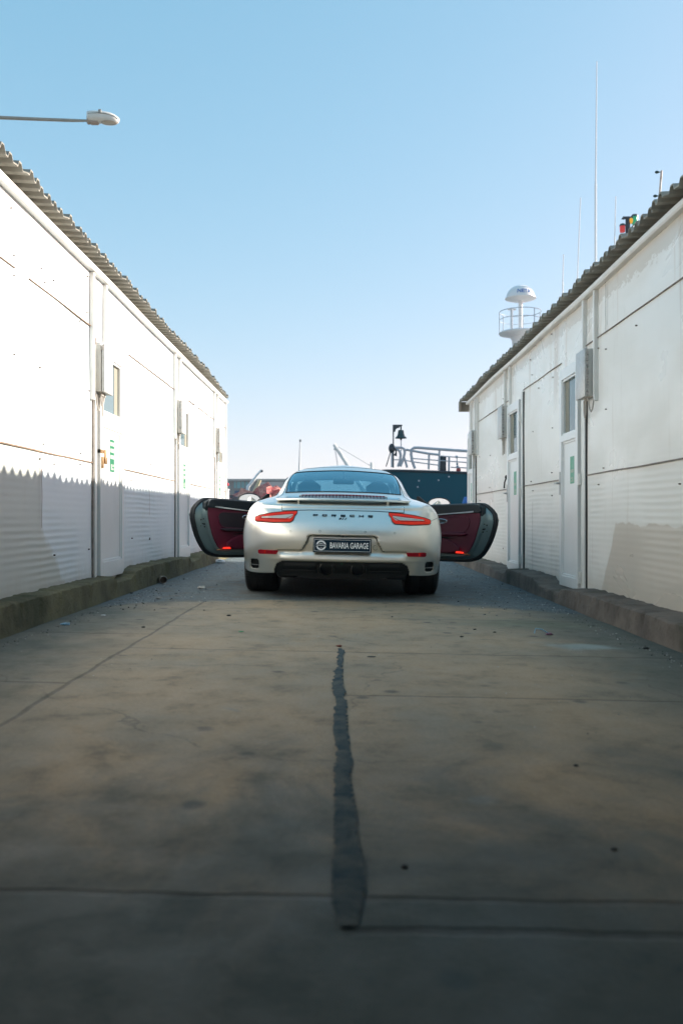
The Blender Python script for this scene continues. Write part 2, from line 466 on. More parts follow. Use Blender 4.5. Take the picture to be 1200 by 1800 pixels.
# ------------------------------------------------------------------ ground, kerbs, water
def gz(x):                       # the alley falls slightly towards +X
    return -0.02 * max(-2.2, min(2.2, x))
mb = MB()
xs = [-400, -60, -8, -2.6, -2.2, -1.6, -1, -.5, 0, .5, 1, 1.6, 2.2, 2.6, 8, 60, 400]
ys = [-400, -40, -8, -2] + [i*1.0 for i in range(0, 17)] + [20, 26, 31]
mb.grid([[(x, y, gz(x) if y < 20 else (gz(x)*(31-y)/11 if y < 31 else 0)) for x in xs] for y in ys], smooth=False)
mb.add([(-400,31,0),(400,31,0),(400,31,-2.5),(-400,31,-2.5)], [(0,1,2,3)])
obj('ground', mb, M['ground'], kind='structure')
g = G('sea_water')
geo = g.n('NewGeometry')
g.p.inputs['Base Color'].default_value = (.02,.06,.075,1); g.p.inputs['Roughness'].default_value = .08
g.l(g.bump(g.noise(g.mapping(geo.outputs['Position'], (.6, 1, 1)), 1.2, 6, .6), .6, .15), g.p.inputs['Normal'])
mb = MB(); mb.add([(-3000,30.5,-1.3),(3000,30.5,-1.3),(3000,4000,-1.3),(-3000,4000,-1.3)], [(0,1,2,3)])
obj('water', mb, g.m, kind='structure')

def kerb(side, xo, xi, top, ys, prof, m):
    """xo kerb face, xi wall plane; prof(y) -> drop of the top"""
    rows = []
    sx = 1 if side == 'r' else -1
    y = ys[0]; Y = []
    while y < ys[1]: Y.append(y); y += .028
    for y in Y:
        n = noise.noise(Vector((y*1.3, sx*3, 0))); n2 = noise.noise(Vector((y*5.1, sx*7, 2))); n3 = noise.noise(Vector((y*13, 5*sx, 4)))
        crk = -.012 if (y*1.37 + sx*.3) % 1.0 < .035 else 0
        n4 = noise.noise(Vector((y*31, 2*sx, 9)))
        chip = -max(0, noise.noise(Vector((y*3.7, sx*11, 5)))-.22)*.05
        t = top - prof(y) + n*.008 + n2*.006 + n3*.007 + n4*.004 + crk*.6 + chip*.4
        f = xo + sx*(n*.014 + n2*.008 + n4*.004 - crk - chip)
        zb = gz(sx*f) - .03
        f2 = xo + sx*(noise.noise(Vector((y*1.1, 9, sx)))*.02)
        row = [(sx*(f2-.015), y, zb), (sx*(f2-.006+n3*.006), y, zb+(t-zb)*.35), (sx*(f+n3*.010), y, zb+(t-zb)*.72), (sx*(f+.004), y, t-.012+n3*.006),
               (sx*(f+.016), y, t-.002), (sx*(f+.09), y, t+n3*.006), (sx*(xi+.02), y, t+.004+n2*.008), (sx*(xi+.35), y, t)]
        rows.append(row)
    mb = MB(); mb.grid(rows, smooth=True)
    for r_ in (rows[0], rows[-1]): mb.add(r_ + [(r_[-1][0], r_[-1][1], -.05)], [tuple(range(len(r_)+1))])
    return mb
def dip(y, a, b, h, e=.12):
    s = lambda t: max(0, min(1, t))
    return h * s((y-a)/e) * s((b-y)/e)
kl = kerb('l', 1.93, 2.09, .222, (-4, 16), lambda y: dip(y, 7.5, 8.3, .05) + dip(y, 11.2, 12.1, .055) + dip(y, 14.4, 15.6, .05) - dip(y, 8.3, 10.9, .02, .3), None)
obj('kerb_left', kl, M['kerb_l'], kind='structure')
kr = kerb('r', 1.90, 2.13, .10, (-4, 16), lambda y: dip(y, 7.75, 8.75, .035) + dip(y, 10.4, 11.3, .035) - dip(y, 2, 7.7, .02, .3) - dip(y, 8.8, 10.4, .03, .1), None)
obj('kerb_right', kr, M['kerb_r'], kind='structure')

# ------------------------------------------------------------------ the two long panel buildings
def building(name, label, side, zb, zt, seam2, seam1, y1, doors, posts, vseams, wallm, seamm, depth=4.2):
    sx = 1 if side == 'r' else -1
    xw = 2.13 if side == 'r' else 2.09
    root = thing(name, label, 'building', (sx*(xw+depth/2), (y1-3)/2, 0))
    def P(t, y, z): return (sx*(xw - t), y, z)        # t = distance out of the wall
    def bx(m_, t0, t1, y0, y1_, z0, z1): m_.box(sx*(xw-t0), sx*(xw-t1), y0, y1_, z0, z1)
    y0 = -3.0
    # walls: a solid body, the alley face is a finely divided, slightly buckled sheet
    mb = MB()
    rows = []
    ny = int((y1-y0)/.12); nz = 22
    for i in range(nz+1):
        z = (zb-.06) + (zt-zb+.13)*i/nz
        r_ = []
        for j in range(ny+1):
            y = y0 + (y1-y0)*j/ny
            b = noise.noise(Vector((y*.6, z*.9, sx*4)))*.006 + noise.noise(Vector((y*2.1, z*1.4, sx*9)))*.003
            if j in (0, ny): b = 0
            r_.append((sx*(xw-b), y, z))
        rows.append(r_)
    mb.grid(rows, smooth=True)
    a, b_ = sx*xw, sx*(xw+depth)
    zt2 = zt + .07
    mb.add([(a,y0,0),(b_,y0,0),(b_,y0,zt2+.1),(a,y0,zt2),(a,y1,0),(b_,y1,0),(b_,y1,zt2+.1),(a,y1,zt2)], [(0,1,2,3),(4,7,6,5),(1,5,6,2),(3,2,6,7)])
    # panel seams
    mb.cur = 1
    for (zz, wd) in ((zb+seam2, .0045), (zb+seam1, .003)):
        spans = []; cur = y0
        for d0 in sorted(doors, key=lambda q: q['y0']):
            spans.append((cur, d0['y0']-.1)); cur = d0['y1']+.06
        spans.append((cur, y1))
        for (p, q) in spans:
            if q - p < .1: continue
            n_ = max(2, int((q-p)/.25)); pts = []
            for i in range(n_+1):
                y = p + (q-p)*i/n_
                pts.append((y, zz + noise.noise(Vector((y*1.5, zz, sx)))*.006))
            for i in range(n_):
                (ya, za), (yb, zb_) = pts[i], pts[i+1]
                if noise.noise(Vector((ya*3, zz*5, sx))) > .45 and wd < .004: continue
                mb.add([P(.0125,ya,za-wd),P(.0125,yb,zb_-wd),P(.0125,yb,zb_+wd),P(.0125,ya,za+wd), P(-.01,ya,za-wd),P(-.01,yb,zb_-wd),P(-.01,yb,zb_+wd),P(-.01,ya,za+wd)],
                       [(0,1,2,3),(4,7,6,5),(0,4,5,1),(3,2,6,7)])
    for (yv, z0, z1) in vseams:
        pts = [(yv + noise.noise(Vector((z0*3, i*.3, 1)))*.012, z0 + (z1-z0)*i/12) for i in range(13)]
        for i in range(12):
            (ya, za), (yb, zb_) = pts[i], pts[i+1]
            mb.add([P(.0130,ya-.005,za),P(.0130,ya+.005,za),P(.0130,yb+.005,zb_),P(.0130,yb-.005,zb_)], [(0,1,2,3)])
    # screws
    mb.cur = 2
    rnd = random.Random(5 if side == 'l' else 8)
    sy = [d_['y0']-.5 for d_ in doors] + [d_['y1']+.45 for d_ in doors] + [v[0]+.03 for v in vseams] + [5.6, 6.4, 9.6, 12.8, 4.6]
    for y in sy:
        for z in (zb+.25, zb+.88, zb+1.06, zb+1.55, zb+2.02, zb+2.18, zb+2.45):
            if rnd.random() < .66: continue
            yy, z_ = y + rnd.uniform(-.05, .05), z + rnd.uniform(-.05, .05)
            if any(d_['y0']-.12 < yy < d_['y1']+.1 for d_ in doors) or yy > y1-.1: continue
            mb.cyl(P(0, yy, z_), P(.014, yy, z_), .0055, 8)
    wall = obj('wall', mb, [wallm, seamm, M['screw']], root, world=True)
    # eave trim (slightly wavy)
    mb = MB(); rws = []
    nn = 60
    for i in range(nn+1):
        y = y0 + (y1+.02-y0)*i/nn
        wv = noise.noise(Vector((y*.45, sx*2, 7)))*.018
        rws.append([P(.0, y, zt+wv), P(.045, y, zt+wv), P(.055, y, zt+wv+.012), P(.055, y, zt+wv+.042), P(.03, y, zt+wv+.046), P(0, y, zt+wv+.046)])
    mb.grid(rws, smooth=False)
    obj('eave_trim', mb, M['trim'], root, world=True)
    # corrugated roof with real ridges
    mb = MB(); rows = []
    pitch = .137; amp = .019
    prof = ((0, -1), (.2, -1), (.36, 1), (.64, 1), (.80, -1))
    ye = y1 + (.22 if side == 'r' else -.02)
    yy = []; k = 0
    while y0 + k*pitch < ye:
        for (a_, b2) in prof: yy.append((y0+(k+a_)*pitch, b2))
        k += 1
    zr = zt + (.100 if side == 'r' else .118)
    rr2 = random.Random(11)
    jag = [rr2.uniform(-.015, .02) for _ in range(len(yy)//5+2)]
    for lay in (0, 1):
        rows = []
        for i, (y, s_) in enumerate(yy):
            over = .125 + jag[i//5]
            if side == 'l' and y > 13: over -= (y-13)*.028
            wv = noise.noise(Vector((y*.45, sx*2, 7)))*.018
            if side == 'r' and 7.2 < y < 7.75: wv += .02
            z_ = zr + wv + s_*amp + lay*.009
            r_ = []
            for t in (over, over*.4, -.2, -1.4, -depth-.15):
                r_.append(P(t, y, z_ + .06*(over-t)))
            rows.append(r_)
        mb.grid(rows, smooth=False, flip=bool(lay))
        if lay == 0: lo = rows
    for i in range(len(rows)-1):
        mb.add([lo[i][0], lo[i+1][0], rows[i+1][0], rows[i][0]], [(0,1,2,3)])
    obj('roof', mb, M['roof'], root, world=True)
    if side == 'r':
        mb = MB()
        mb.grid([[P(.15-.03*(k%2), y1+.06+.16*k/6, zr-.03-.17*j/3+.01*(k%2)) for j in range(4)] for k in range(7)], smooth=False)
        mb.grid([[P(.15-.3*k/4, y1+.215, zr-.03-.17*j/3) for j in range(4)] for k in range(5)], smooth=False)
        obj('flashing', mb, M['roof'], root, world=True)
    # upright cover strips
    for (yp, z0, z1, wd) in posts:
        mb = MB(); bx(mb, 0, .03, yp-wd/2, yp+wd/2, z0, z1)
        bx(mb, .03, .034, yp-wd/2+.006, yp+wd/2-.006, z0+.001, z1-.001)
        obj('cover_strip', mb, M['trim'], root, world=True)
    # doors
    for d_ in doors:
        a, b_ = d_['y0'], d_['y1']; z0 = zb + d_.get('z0', -.02); z1 = d_['z1']
        mb = MB()
        T = .042
        fw = .075
        wz0, wz1 = d_['win']; pz0, pz1 = d_['pan']
        bx(mb, 0, T, a, a+fw, z0, z1); bx(mb, 0, T, b_-fw, b_, z0, z1)
        bx(mb, 0, T, a+fw, b_-fw, wz1, z1); bx(mb, 0, T, a+fw, b_-fw, pz1, wz0); bx(mb, 0, T, a+fw, b_-fw, z0, pz0)
        bx(mb, 0, .020, a+fw, b_-fw, pz0, pz1)
        # beads round the panel and the window
        for (q0, q1) in ((pz0, pz1), (wz0, wz1)):
            lo_ = .020 if q0 == pz0 else .004; bx(mb, lo_, .030, a+fw, a+fw+.02, q0, q1); bx(mb, lo_, .030, b_-fw-.02, b_-fw, q0, q1)
            bx(mb, lo_, .030, a+fw+.02, b_-fw-.02, q1-.02, q1); bx(mb, lo_, .030, a+fw+.02, b_-fw-.02, q0, q0+.02)
        dr = obj('door', mb, M['door'], root, world=True, bevel=.003)
        mb = MB(); bx(mb, 0, .004, a+fw+.02, b_-fw-.02, wz0+.02, wz1-.02)
        gl = obj('window', mb, M['winglass'], dr, world=True)
        mb = MB(); bx(mb, .004, .006, a+fw+.02+(b_-a)*.60 if side == 'l' else a+fw+.02+(b_-a)*.5, b_-fw-.022, wz0+.022, wz1-.022)
        obj('curtain', mb, M['curtain'], dr, world=True)
        # dark gap beside the door and a slim jamb
        mb = MB(); hg = d_['gap']
        bx(mb, 0, .014, hg-.012, hg+.012, z0, z1+.03)
        obj('door_gap', mb, M['gap'] if side == 'r' else M['seam'], dr, world=True)
        if 'gap2' in d_:
            mb = MB(); bx(mb, 0, .0142, d_['gap2']-.008, d_['gap2']+.008, z0, d_.get('g2top', z1)); obj('wall_gap', mb, M['gap'] if side == 'r' else M['seam'], dr, world=True)
            mb = MB(); u, v = sorted((hg, d_['gap2'])); bx(mb, 0, .022, u+.014, v-.010, z0, d_.get('g2top', z1)); obj('jamb', mb, M['trim'], dr, world=True)
        # sticker
        ys_, zs0, zs1, w_ = d_['st']
        mb = MB(); bx(mb, .020, .0215, ys_-w_/2, ys_+w_/2, zs0, zs1)
        stk = obj('sticker', mb, M['green'] if side == 'l' else M['green_pale'], dr, world=True)
        mb = MB(); hh = zs1 - zs0
        for (u0, u1, v0, v1) in ((.08,.46,.80,.92),(.52,.92,.80,.92),(.1,.9,.60,.72),(.1,.9,.40,.52),(.22,.45,.06,.24),(.55,.8,.06,.12),(.6,.82,.16,.24)):
            if side == 'r' and v0 > .5: continue
            bx(mb, .0215, .0225, ys_-w_/2+w_*u0, ys_-w_/2+w_*u1, zs0+hh*v0, zs0+hh*v1)
        obj('lettering', mb, M['pale'], dr, world=True)
        # hinges / handle
        for hz in d_.get('hinges', ()):
            mb = MB(); bx(mb, .0, .038, hg-.03, hg+.03, hz-.05, hz+.05); mb.cyl(P(.042, hg, hz-.05), P(.042, hg, hz+.05), .010, 10)
            obj('hinge', mb, M['trim'], dr, world=True)
        if 'handle' in d_:
            hy, hz = d_['handle']
            mb = MB(); bx(mb, .042, .048, hy-.018, hy+.018, hz-.11, hz+.11); mb.cyl(P(.042, hy, hz), P(.07, hy, hz), .01, 8); mb.cyl(P(.068, hy-.01, hz), P(.068, hy+.11*(1 if side=='r' else -1), hz+.004), .009, 8)
            obj('handle', mb, M['steel'], dr, world=True)
        if 'lock' in d_:
            ly, lz = d_['lock']
            mb = MB(); bx(mb, .0, .050, ly-.03, ly+.05, lz+.03, lz+.06)
            mb.tube([P(.055, ly+.045, lz), P(.055, ly+.045, lz+.045), P(.055, ly+.06, lz+.06), P(.055, ly+.078, lz+.045), P(.055, ly+.078, lz)], .006, 8)
            mb.rbox(*sorted((sx*(xw-.043), sx*(xw-.068))), ly+.03, ly+.095, lz-.06, lz, .006)
            mb.rbox(*sorted((sx*(xw-.040), sx*(xw-.058))), ly-.02, ly+.02, lz-.10, lz+.0, .006)
            obj('padlock', mb, M['brass'], dr, world=True)
    return root

LB = .22; RB = .095
bl = building('long_building', 'white panel building with sunlit upper wall and three doors, standing beside the street lamp', 'l', LB, 2.755, .96, 2.09, 15.8,
    [dict(y0=7.52, y1=8.32, z1=2.21, win=(1.63, 2.12), pan=(.34, 1.50), gap=7.49, gap2=7.40, g2top=1.78, st=(7.97, 1.13, 1.42, .15), lock=(7.55, 1.24)),
     dict(y0=11.14, y1=11.95, z1=2.21, win=(1.63, 2.12), pan=(.34, 1.50), gap=11.11, gap2=11.02, g2top=1.78, st=(11.62, 1.10, 1.42, .15)),
     dict(y0=14.52, y1=15.3, z1=2.21, win=(1.63, 2.12), pan=(.34, 1.50), gap=14.49, gap2=14.41, g2top=1.78, st=(14.95, 1.10, 1.42, .15))],
    [(7.36, 1.70, 2.755, .05), (7.76, 2.16, 2.755, .05), (10.98, 1.70, 2.755, .05), (11.32, 2.16, 2.755, .05), (14.36, 1.70, 2.755, .05), (14.70, 2.16, 2.755, .05), (15.77, .2, 2.755, .05), (3.6, .2, 2.755, .05)],
    [(6.12, 1.18, 2.1), (6.13, .65, 1.16), (7.26, 2.3, 2.7), (9.55, .75, 1.12), (15.55, 1.9, 2.3)], M['wall_l'], M['rust'])
br = building('long_building', 'off-white panel building in shade with brown patch low on its wall', 'r', RB, 2.63, .995, 2.125, 14.95,
    [dict(y0=7.90, y1=8.56, z1=2.13, win=(1.50, 2.03), pan=(.17, 1.44), gap=7.86, gap2=7.72, g2top=1.76, st=(8.16, 1.035, 1.285, .14), hinges=(1.06, .19), handle=(8.53, 1.05)),
     dict(y0=10.55, y1=11.30, z1=2.13, win=(1.50, 2.03), pan=(.17, 1.44), gap=10.51, gap2=10.40, g2top=2.2, st=(10.86, 1.0, 1.285, .15), hinges=(1.02, 1.9, .22), handle=(11.27, 1.03)),
     dict(y0=14.28, y1=14.88, z1=2.13, win=(1.50, 2.03), pan=(.17, 1.44), gap=14.24, gap2=14.13, g2top=1.76, st=(14.5, 1.0, 1.285, .15))],
    [(7.42, 1.70, 2.63, .05), (7.77, 2.13, 2.63, .05), (11.20, 2.13, 2.63, .05), (11.55, 2.13, 2.63, .05), (13.90, 1.7, 2.63, .05), (14.12, 1.7, 2.63, .05), (14.6, 1.9, 2.63, .05), (3.7, .1, 2.63, .05)],
    [(7.15, 2.2, 2.65), (10.35, 2.1, 2.3), (11.02, 2.25, 2.6), (9.9, .1, .9)], M['wall_r'], M['seam'])
# the extra latch on the right wall next to the second door
mb = MB(); mb.sphere((2.10, 11.38, 1.24), .022, 10, 8, (1,1,1.3)); mb.tube([(2.095,11.38,1.23),(2.08,11.41,1.17),(2.08,11.43,1.12)], .009, 8); mb.sphere((2.08,11.43,1.11), .012, 8, 6)
obj('latch', mb, M['gap'], br, world=True)
mb = MB(); mb.box(2.13, 2.105, 11.34, 11.41, 1.01, 1.05); obj('lock_plate', mb, M['gap'], br, world=True)

# ------------------------------------------------------------------ meter cabinets on the walls
def cabinet(side, y0, y1, z0, z1, label, worn, cables):
    sx = 1 if side == 'r' else -1
    xw = 2.13 if side == 'r' else 2.09
    r_ = thing('meter_cabinet', label, 'electric box', (sx*xw, (y0+y1)/2, z0), group='electric cabinets on the alley walls')
    def P(t, y, z): return (sx*(xw-t), y, z)
    t0 = .012; t1 = .070; t2 = .098
    mb = MB(); mb.rbox(*sorted((sx*(xw-t0), sx*(xw-t1))), y0, y1, z0, z1, .004)
    mb.box(sx*(xw-.001), sx*(xw-t0-.001), y0+.04, y1-.04, z0+.04, z1-.04)
    obj('cabinet_body', mb, M['boxg'], r_, world=True)
    mb = MB(); mb.rbox(*sorted((sx*(xw-t1-.006), sx*(xw-t2))), y0-.004, y1+.004, z0-.004, z1+.004, .006)
    mb.cur = 1
    rn = random.Random(int(y0*100)); z = z0+.01
    while z < z1-.03:
        h = rn.uniform(.012, .05); 
        if rn.random() < worn: mb.box(sx*(xw-t1+.004), sx*(xw-t2+.004+rn.uniform(0,.01)), y0-.0065-rn.uniform(0,.002), y0+.01, z, min(z+h, z1-.01))
        z += h + rn.uniform(.004, .02)
    obj('cabinet_lid', mb, [M['boxlid'], M['crack']], r_, world=True)
    for (ya, yb, drop) in cables:
        pts = [P(.05, ya, z0+.01)] + [P(.05 - .03*abs(math.sin(math.pi*k/6))*0 - .02*k/6, ya+(yb-ya)*(.5-.5*math.cos(math.pi*k/6)), z0 - drop*math.sin(math.pi*k/6)) for k in range(1, 6)] + [P(.03, yb, z0+.02 if abs(yb-ya) < .15 and False else z0-.01)]
        mb = MB(); mb.tube(pts, .0075, 8); mb.cyl(P(.05, ya, z0-.03), P(.05, ya, z0+.005), .013, 10)
        obj('cable', mb, M['cable'], r_, world=True)
    # one lead runs down the wall
    return r_
cabinet('l', 7.43, 7.70, 1.78, 2.17, 'grey cabinet beside the padlocked door on the sunlit wall, nearest the camera', .25, [(7.50, 7.42, .16), (7.54, 7.62, .20), (7.60, 7.50, .12)])
cabinet('l', 11.02, 11.32, 1.78, 2.18, 'grey cabinet beside the middle door of the sunlit white wall', .2, [(11.1, 11.2, .2), (11.12, 11.02, .14)])
cabinet('l', 14.42, 14.70, 1.79, 2.18, 'small-looking grey cabinet by the farthest door of the sunlit white wall', .2, [(14.5, 14.6, .2)])
cabinet('r', 7.46, 7.74, 1.745, 2.145, 'beige cabinet with peeling edge beside the nearest door of the shaded wall', .95, [(7.60, 7.72, .16), (7.52, 7.42, .13)])
cabinet('r', 11.36, 11.66, 1.75, 2.155, 'beige cabinet with frayed edge between middle and farthest doors of the shaded wall', .98, [(11.45, 11.5, .20), (11.55, 11.62, .21)])
cabinet('r', 14.02, 14.30, 1.73, 2.10, 'beige cabinet with chipped edge at the far corner of the shaded wall', .95, [(14.12, 14.2, .22)])

# unseen roof above and behind the camera, added to shade the near ground
mb = MB(); mb.box(-2.05, 2.05, -5.5, 3.35, 2.80, 2.95)
for y in (-4.3, -1.8, .7, 3.1): mb.box(-2.03, 2.03, y-.06, y+.06, 2.66, 2.797)
obj('shade_roof', mb, mat('shade_roof_dark', (.05,.048,.045), .9), None, 'added dark roof out of view that shades the near ground', 'roof')
# ------------------------------------------------------------------ the sports car
PAINT = car_paint()
K = dict(
    red=mat('tail_lamp_red', (.46,.006,.004), .32, spec=.25, emis=(1,.06,.02), estr=.13, noise_=(14,.8,(.20,.002,.003))),
    redd=mat('reflector_red', (.34,.004,.016), .3, spec=.3, noise_=(60,.5,(.30,.004,.015))),
    clear=mat('lamp_clear', (.55,.53,.48), .15, coat=1),
    blackp=mat('black_plastic', (.012,.014,.016), .45),
    blackg=mat('black_gloss', (.008,.009,.010), .12, coat=.6),
    gapk=mat('panel_gap_black', (.008,.008,.008), .8),
    rubber=mat('tyre_rubber', (.030,.030,.031), .7, bump=(60,.2)),
    alloy=mat('alloy_rim', (.35,.35,.35), .3, .9),
    chrome=mat('chrome', (.8,.8,.8), .12, 1.),
    darkmetal=mat('exhaust_metal', (.07,.07,.07), .35, .9),
    leather=mat('wine_leather', (.14,.012,.032), .42, bump=(160,.25), noise_=(4,.4,(.13,.008,.024))),
    leatherd=mat('dark_leather', (.035,.022,.026), .45, bump=(160,.25)),
    belt=mat('door_top_black', (.014,.022,.027), .38, bump=(200,.2)),
    jamb=mat('jamb_silver', (.20,.27,.27), .35, .5),
    seat=mat('seat_leather_dark', (.03,.03,.033), .5),
    rglass=glass_material('rear_glass', (.30,.62,.78), .18, refl=(.45,.85,1)),
    sglass=glass_material('side_glass', (.55,.60,.60), .12),
    mirror=mat('mirror_glass', (.9,.9,.9), .02, 1.),
    plate=mat('plate_navy', (.008,.028,.048), .6, spec=.2),
    white=mat('plate_white', (.86,.88,.88), .5),
    silver=mat('emblem_silver', (.55,.57,.58), .35, .3),
    redlamp=mat('door_lamp_red', (.8,.02,.01), .3, emis=(1,.04,.02), estr=.5),
    amber=mat('door_lamp_glow', (.5,.2,.08), .4),
    badge=mat('badge_black', (.012,.02,.026), .25, coat=.5),
)
CY = 8.6
car = thing('sports_car', 'silver rear-engined sports coupe parked between the buildings with both doors wide open', 'car', (-.012, CY, 0.0), (0, .0195, 0))

# control cage: columns (rear centre -> corner -> side -> nose), rows (sill -> roof ridge)
Y0 = [(-.88,.225),(-.93,.34),(-.97,.45),(-.975,.56),(-.95,.66),(-.91,.73),(-.865,.785),(-.822,.838),(-.55,.890),(-.22,.952),(.15,1.088),(.55,1.20),(.85,1.262),(1.1,1.295)]
cols = [[(0.,y,z) for y,z in Y0],
 [((.3,.3,.3,.3,.3,.3,.3,.3,.3,.29,.28,.26,.2,0)[i], y+.015, z-(0,0,0,0,0,0,0,.002,.002,.003,.005,.008,.007,0)[i]) for i,(y,z) in enumerate(Y0)],
 [(.55,-.83,.225),(.55,-.885,.34),(.55,-.92,.45),(.55,-.925,.56),(.55,-.90,.66),(.55,-.865,.73),(.545,-.825,.785),(.54,-.785,.837),(.52,-.50,.888),(.49,-.2,.940),(.50,.18,1.07),(.47,.58,1.176),(.36,.88,1.242),(0,1.15,1.295)],
 [(.70,-.77,.22),(.71,-.825,.34),(.72,-.855,.45),(.72,-.86,.56),(.72,-.84,.66),(.715,-.81,.73),(.70,-.775,.79),(.68,-.715,.838),(.63,-.42,.885),(.575,-.18,.935),(.562,.2,1.045),(.53,.6,1.152),(.42,.9,1.228),(0,1.17,1.295)],
 [(.80,-.66,.22),(.82,-.71,.34),(.83,-.735,.45),(.835,-.735,.56),(.825,-.725,.66),(.81,-.70,.735),(.785,-.67,.795),(.745,-.58,.842),(.68,-.38,.882),(.615,-.14,.918),(.592,.24,1.024),(.555,.62,1.138),(.44,.92,1.218),(0,1.19,1.295)],
 [(.865,-.48,.225),(.885,-.52,.34),(.895,-.53,.45),(.90,-.53,.56),(.89,-.52,.66),(.87,-.50,.74),(.84,-.48,.80),(.79,-.43,.852),(.71,-.30,.885),(.64,-.08,.918),(.612,.28,1.012),(.572,.64,1.128),(.455,.94,1.212),(0,1.2,1.295)],
 [(.90,-.25,.23),(.915,-.26,.34),(.92,-.26,.45),(.92,-.26,.56),(.912,-.26,.66),(.888,-.25,.745),(.855,-.25,.807),(.80,-.22,.858),(.72,-.16,.892),(.65,0.,.922),(.622,.34,1.0),(.582,.68,1.122),(.47,.97,1.208),(0,1.21,1.295)],
 [(.91,.02,.23),(.922,.02,.34),(.926,.02,.45),(.926,.02,.56),(.918,.02,.66),(.893,.02,.75),(.86,.02,.812),(.805,.03,.863),(.725,.05,.896),(.66,.14,.924),(.632,.42,.99),(.592,.74,1.12),(.48,1.0,1.207),(0,1.22,1.295)],
 [(.895,.35,.20),(.91,.35,.32),(.915,.35,.44),(.912,.35,.56),(.90,.35,.66),(.88,.35,.745),(.85,.35,.81),(.80,.36,.86),(.74,.37,.887),(.685,.40,.908),(.648,.55,.98),(.605,.82,1.112),(.49,1.05,1.207),(0,1.23,1.295)],
 [(.86,.75,.18),(.875,.75,.30),(.88,.75,.44),(.878,.75,.56),(.872,.75,.66),(.86,.75,.74),(.84,.75,.80),(.80,.75,.85),(.755,.76,.877),(.705,.78,.902),(.655,.85,.99),(.61,.98,1.112),(.495,1.1,1.207),(0,1.24,1.295)],
 [(.85,1.25,.18),(.865,1.25,.30),(.872,1.25,.44),(.872,1.25,.56),(.868,1.25,.66),(.856,1.25,.74),(.835,1.25,.80),(.80,1.25,.845),(.765,1.25,.87),(.715,1.25,.895),(.66,1.25,1.0),(.61,1.25,1.12),(.495,1.25,1.21),(0,1.28,1.295)],
 [(.86,1.75,.18),(.875,1.75,.30),(.878,1.75,.44),(.876,1.75,.56),(.868,1.75,.66),(.855,1.75,.73),(.83,1.75,.79),(.795,1.75,.835),(.76,1.75,.86),(.71,1.75,.885),(.65,1.65,1.0),(.60,1.52,1.12),(.48,1.4,1.207),(0,1.33,1.295)],
 [(.88,2.15,.2),(.893,2.15,.32),(.895,2.15,.44),(.89,2.15,.56),(.88,2.15,.65),(.86,2.15,.72),(.83,2.15,.775),(.785,2.15,.815),(.74,2.14,.835),(.68,2.1,.86),(.60,1.85,1.0),(.55,1.62,1.13),(.42,1.46,1.215),(0,1.36,1.294)],
 [(.895,2.45,.22),(.90,2.45,.34),(.90,2.45,.44),(.895,2.45,.56),(.885,2.45,.65),(.862,2.45,.715),(.825,2.45,.765),(.775,2.45,.795),(.70,2.43,.802),(.62,2.33,.83),(.52,1.98,1.0),(.46,1.68,1.14),(.34,1.5,1.225),(0,1.38,1.293)],
 [(.86,2.8,.2),(.87,2.8,.32),(.87,2.8,.44),(.865,2.8,.55),(.85,2.8,.63),(.825,2.8,.69),(.785,2.8,.735),(.72,2.8,.76),(.62,2.75,.768),(.50,2.50,.84),(.40,2.08,1.0),(.33,1.73,1.15),(.24,1.54,1.235),(0,1.40,1.292)],
 [(.70,3.13,.19),(.745,3.16,.30),(.76,3.17,.40),(.75,3.15,.5),(.72,3.12,.58),(.68,3.06,.63),(.62,3.0,.67),(.54,2.94,.69),(.44,2.85,.72),(.34,2.60,.84),(.27,2.13,1.005),(.2,1.76,1.158),(.14,1.56,1.24),(0,1.41,1.291)],
 [(.42,3.36,.18),(.43,3.41,.29),(.43,3.42,.38),(.42,3.38,.47),(.40,3.32,.54),(.38,3.22,.6),(.34,3.08,.65),(.29,2.97,.69),(.23,2.87,.725),(.17,2.65,.835),(.13,2.16,1.01),(.1,1.78,1.162),(.07,1.57,1.243),(0,1.41,1.291)],
 [(0,3.42,.18),(0,3.47,.29),(0,3.48,.37),(0,3.44,.46),(0,3.37,.53),(0,3.26,.6),(0,3.1,.655),(0,2.98,.695),(0,2.88,.73),(0,2.66,.832),(0,2.17,1.012),(0,1.78,1.165),(0,1.57,1.245),(0,1.41,1.291)]]
A = np.array(cols, float)                                # (18, 14, 3)
NU, NV = A.shape[:2]
mir = np.array([-1, 1, 1.])
Ae = np.concatenate([A[1:2]*mir, A, A[-2:-1]*mir], 0)    # mirror ghosts in u
first = 2*Ae[:, :1] - Ae[:, 1:2]; last = Ae[:, -1:] + (Ae[:, -1:] - Ae[:, -2:-1])*np.array([1, .4, 0])
Ae = np.concatenate([first, Ae, last], 1)
def cr(t):
    return np.stack([-.5*t+t**2-.5*t**3, 1-2.5*t**2+1.5*t**3, .5*t+2*t**2-1.5*t**3, -.5*t**2+.5*t**3], -1)
def surf(us, vs):
    us = np.asarray(us, float); vs = np.asarray(vs, float)
    iu = np.minimum(us.astype(int), NU-2); iv = np.minimum(vs.astype(int), NV-2)
    wu = cr(us-iu); wv = cr(vs-iv)
    out = np.zeros((len(us), len(vs), 3))
    for a in range(4):
        for b in range(4):
            out += (wu[:, a][:, None]*wv[:, b][None, :])[..., None]*Ae[np.ix_(iu+a, iv+b)]
    return out
def span(a, b, n): return list(np.linspace(a, b, n, endpoint=False))
us = span(0,2.6,56)+span(2.6,5,46)+span(5,8,46)+span(8,9.05,14)+span(9.05,11.55,20)+span(11.55,12.2,8)+span(12.2,17,48)+[17.]
vs = span(0,.35,5)+span(.35,6,66)+span(6,6.4,6)+span(6.4,8.9,24)+span(8.9,9.12,3)+span(9.12,11.05,24)+span(11.05,13,20)+[13.]
us = np.array(us); vs = np.array(vs)
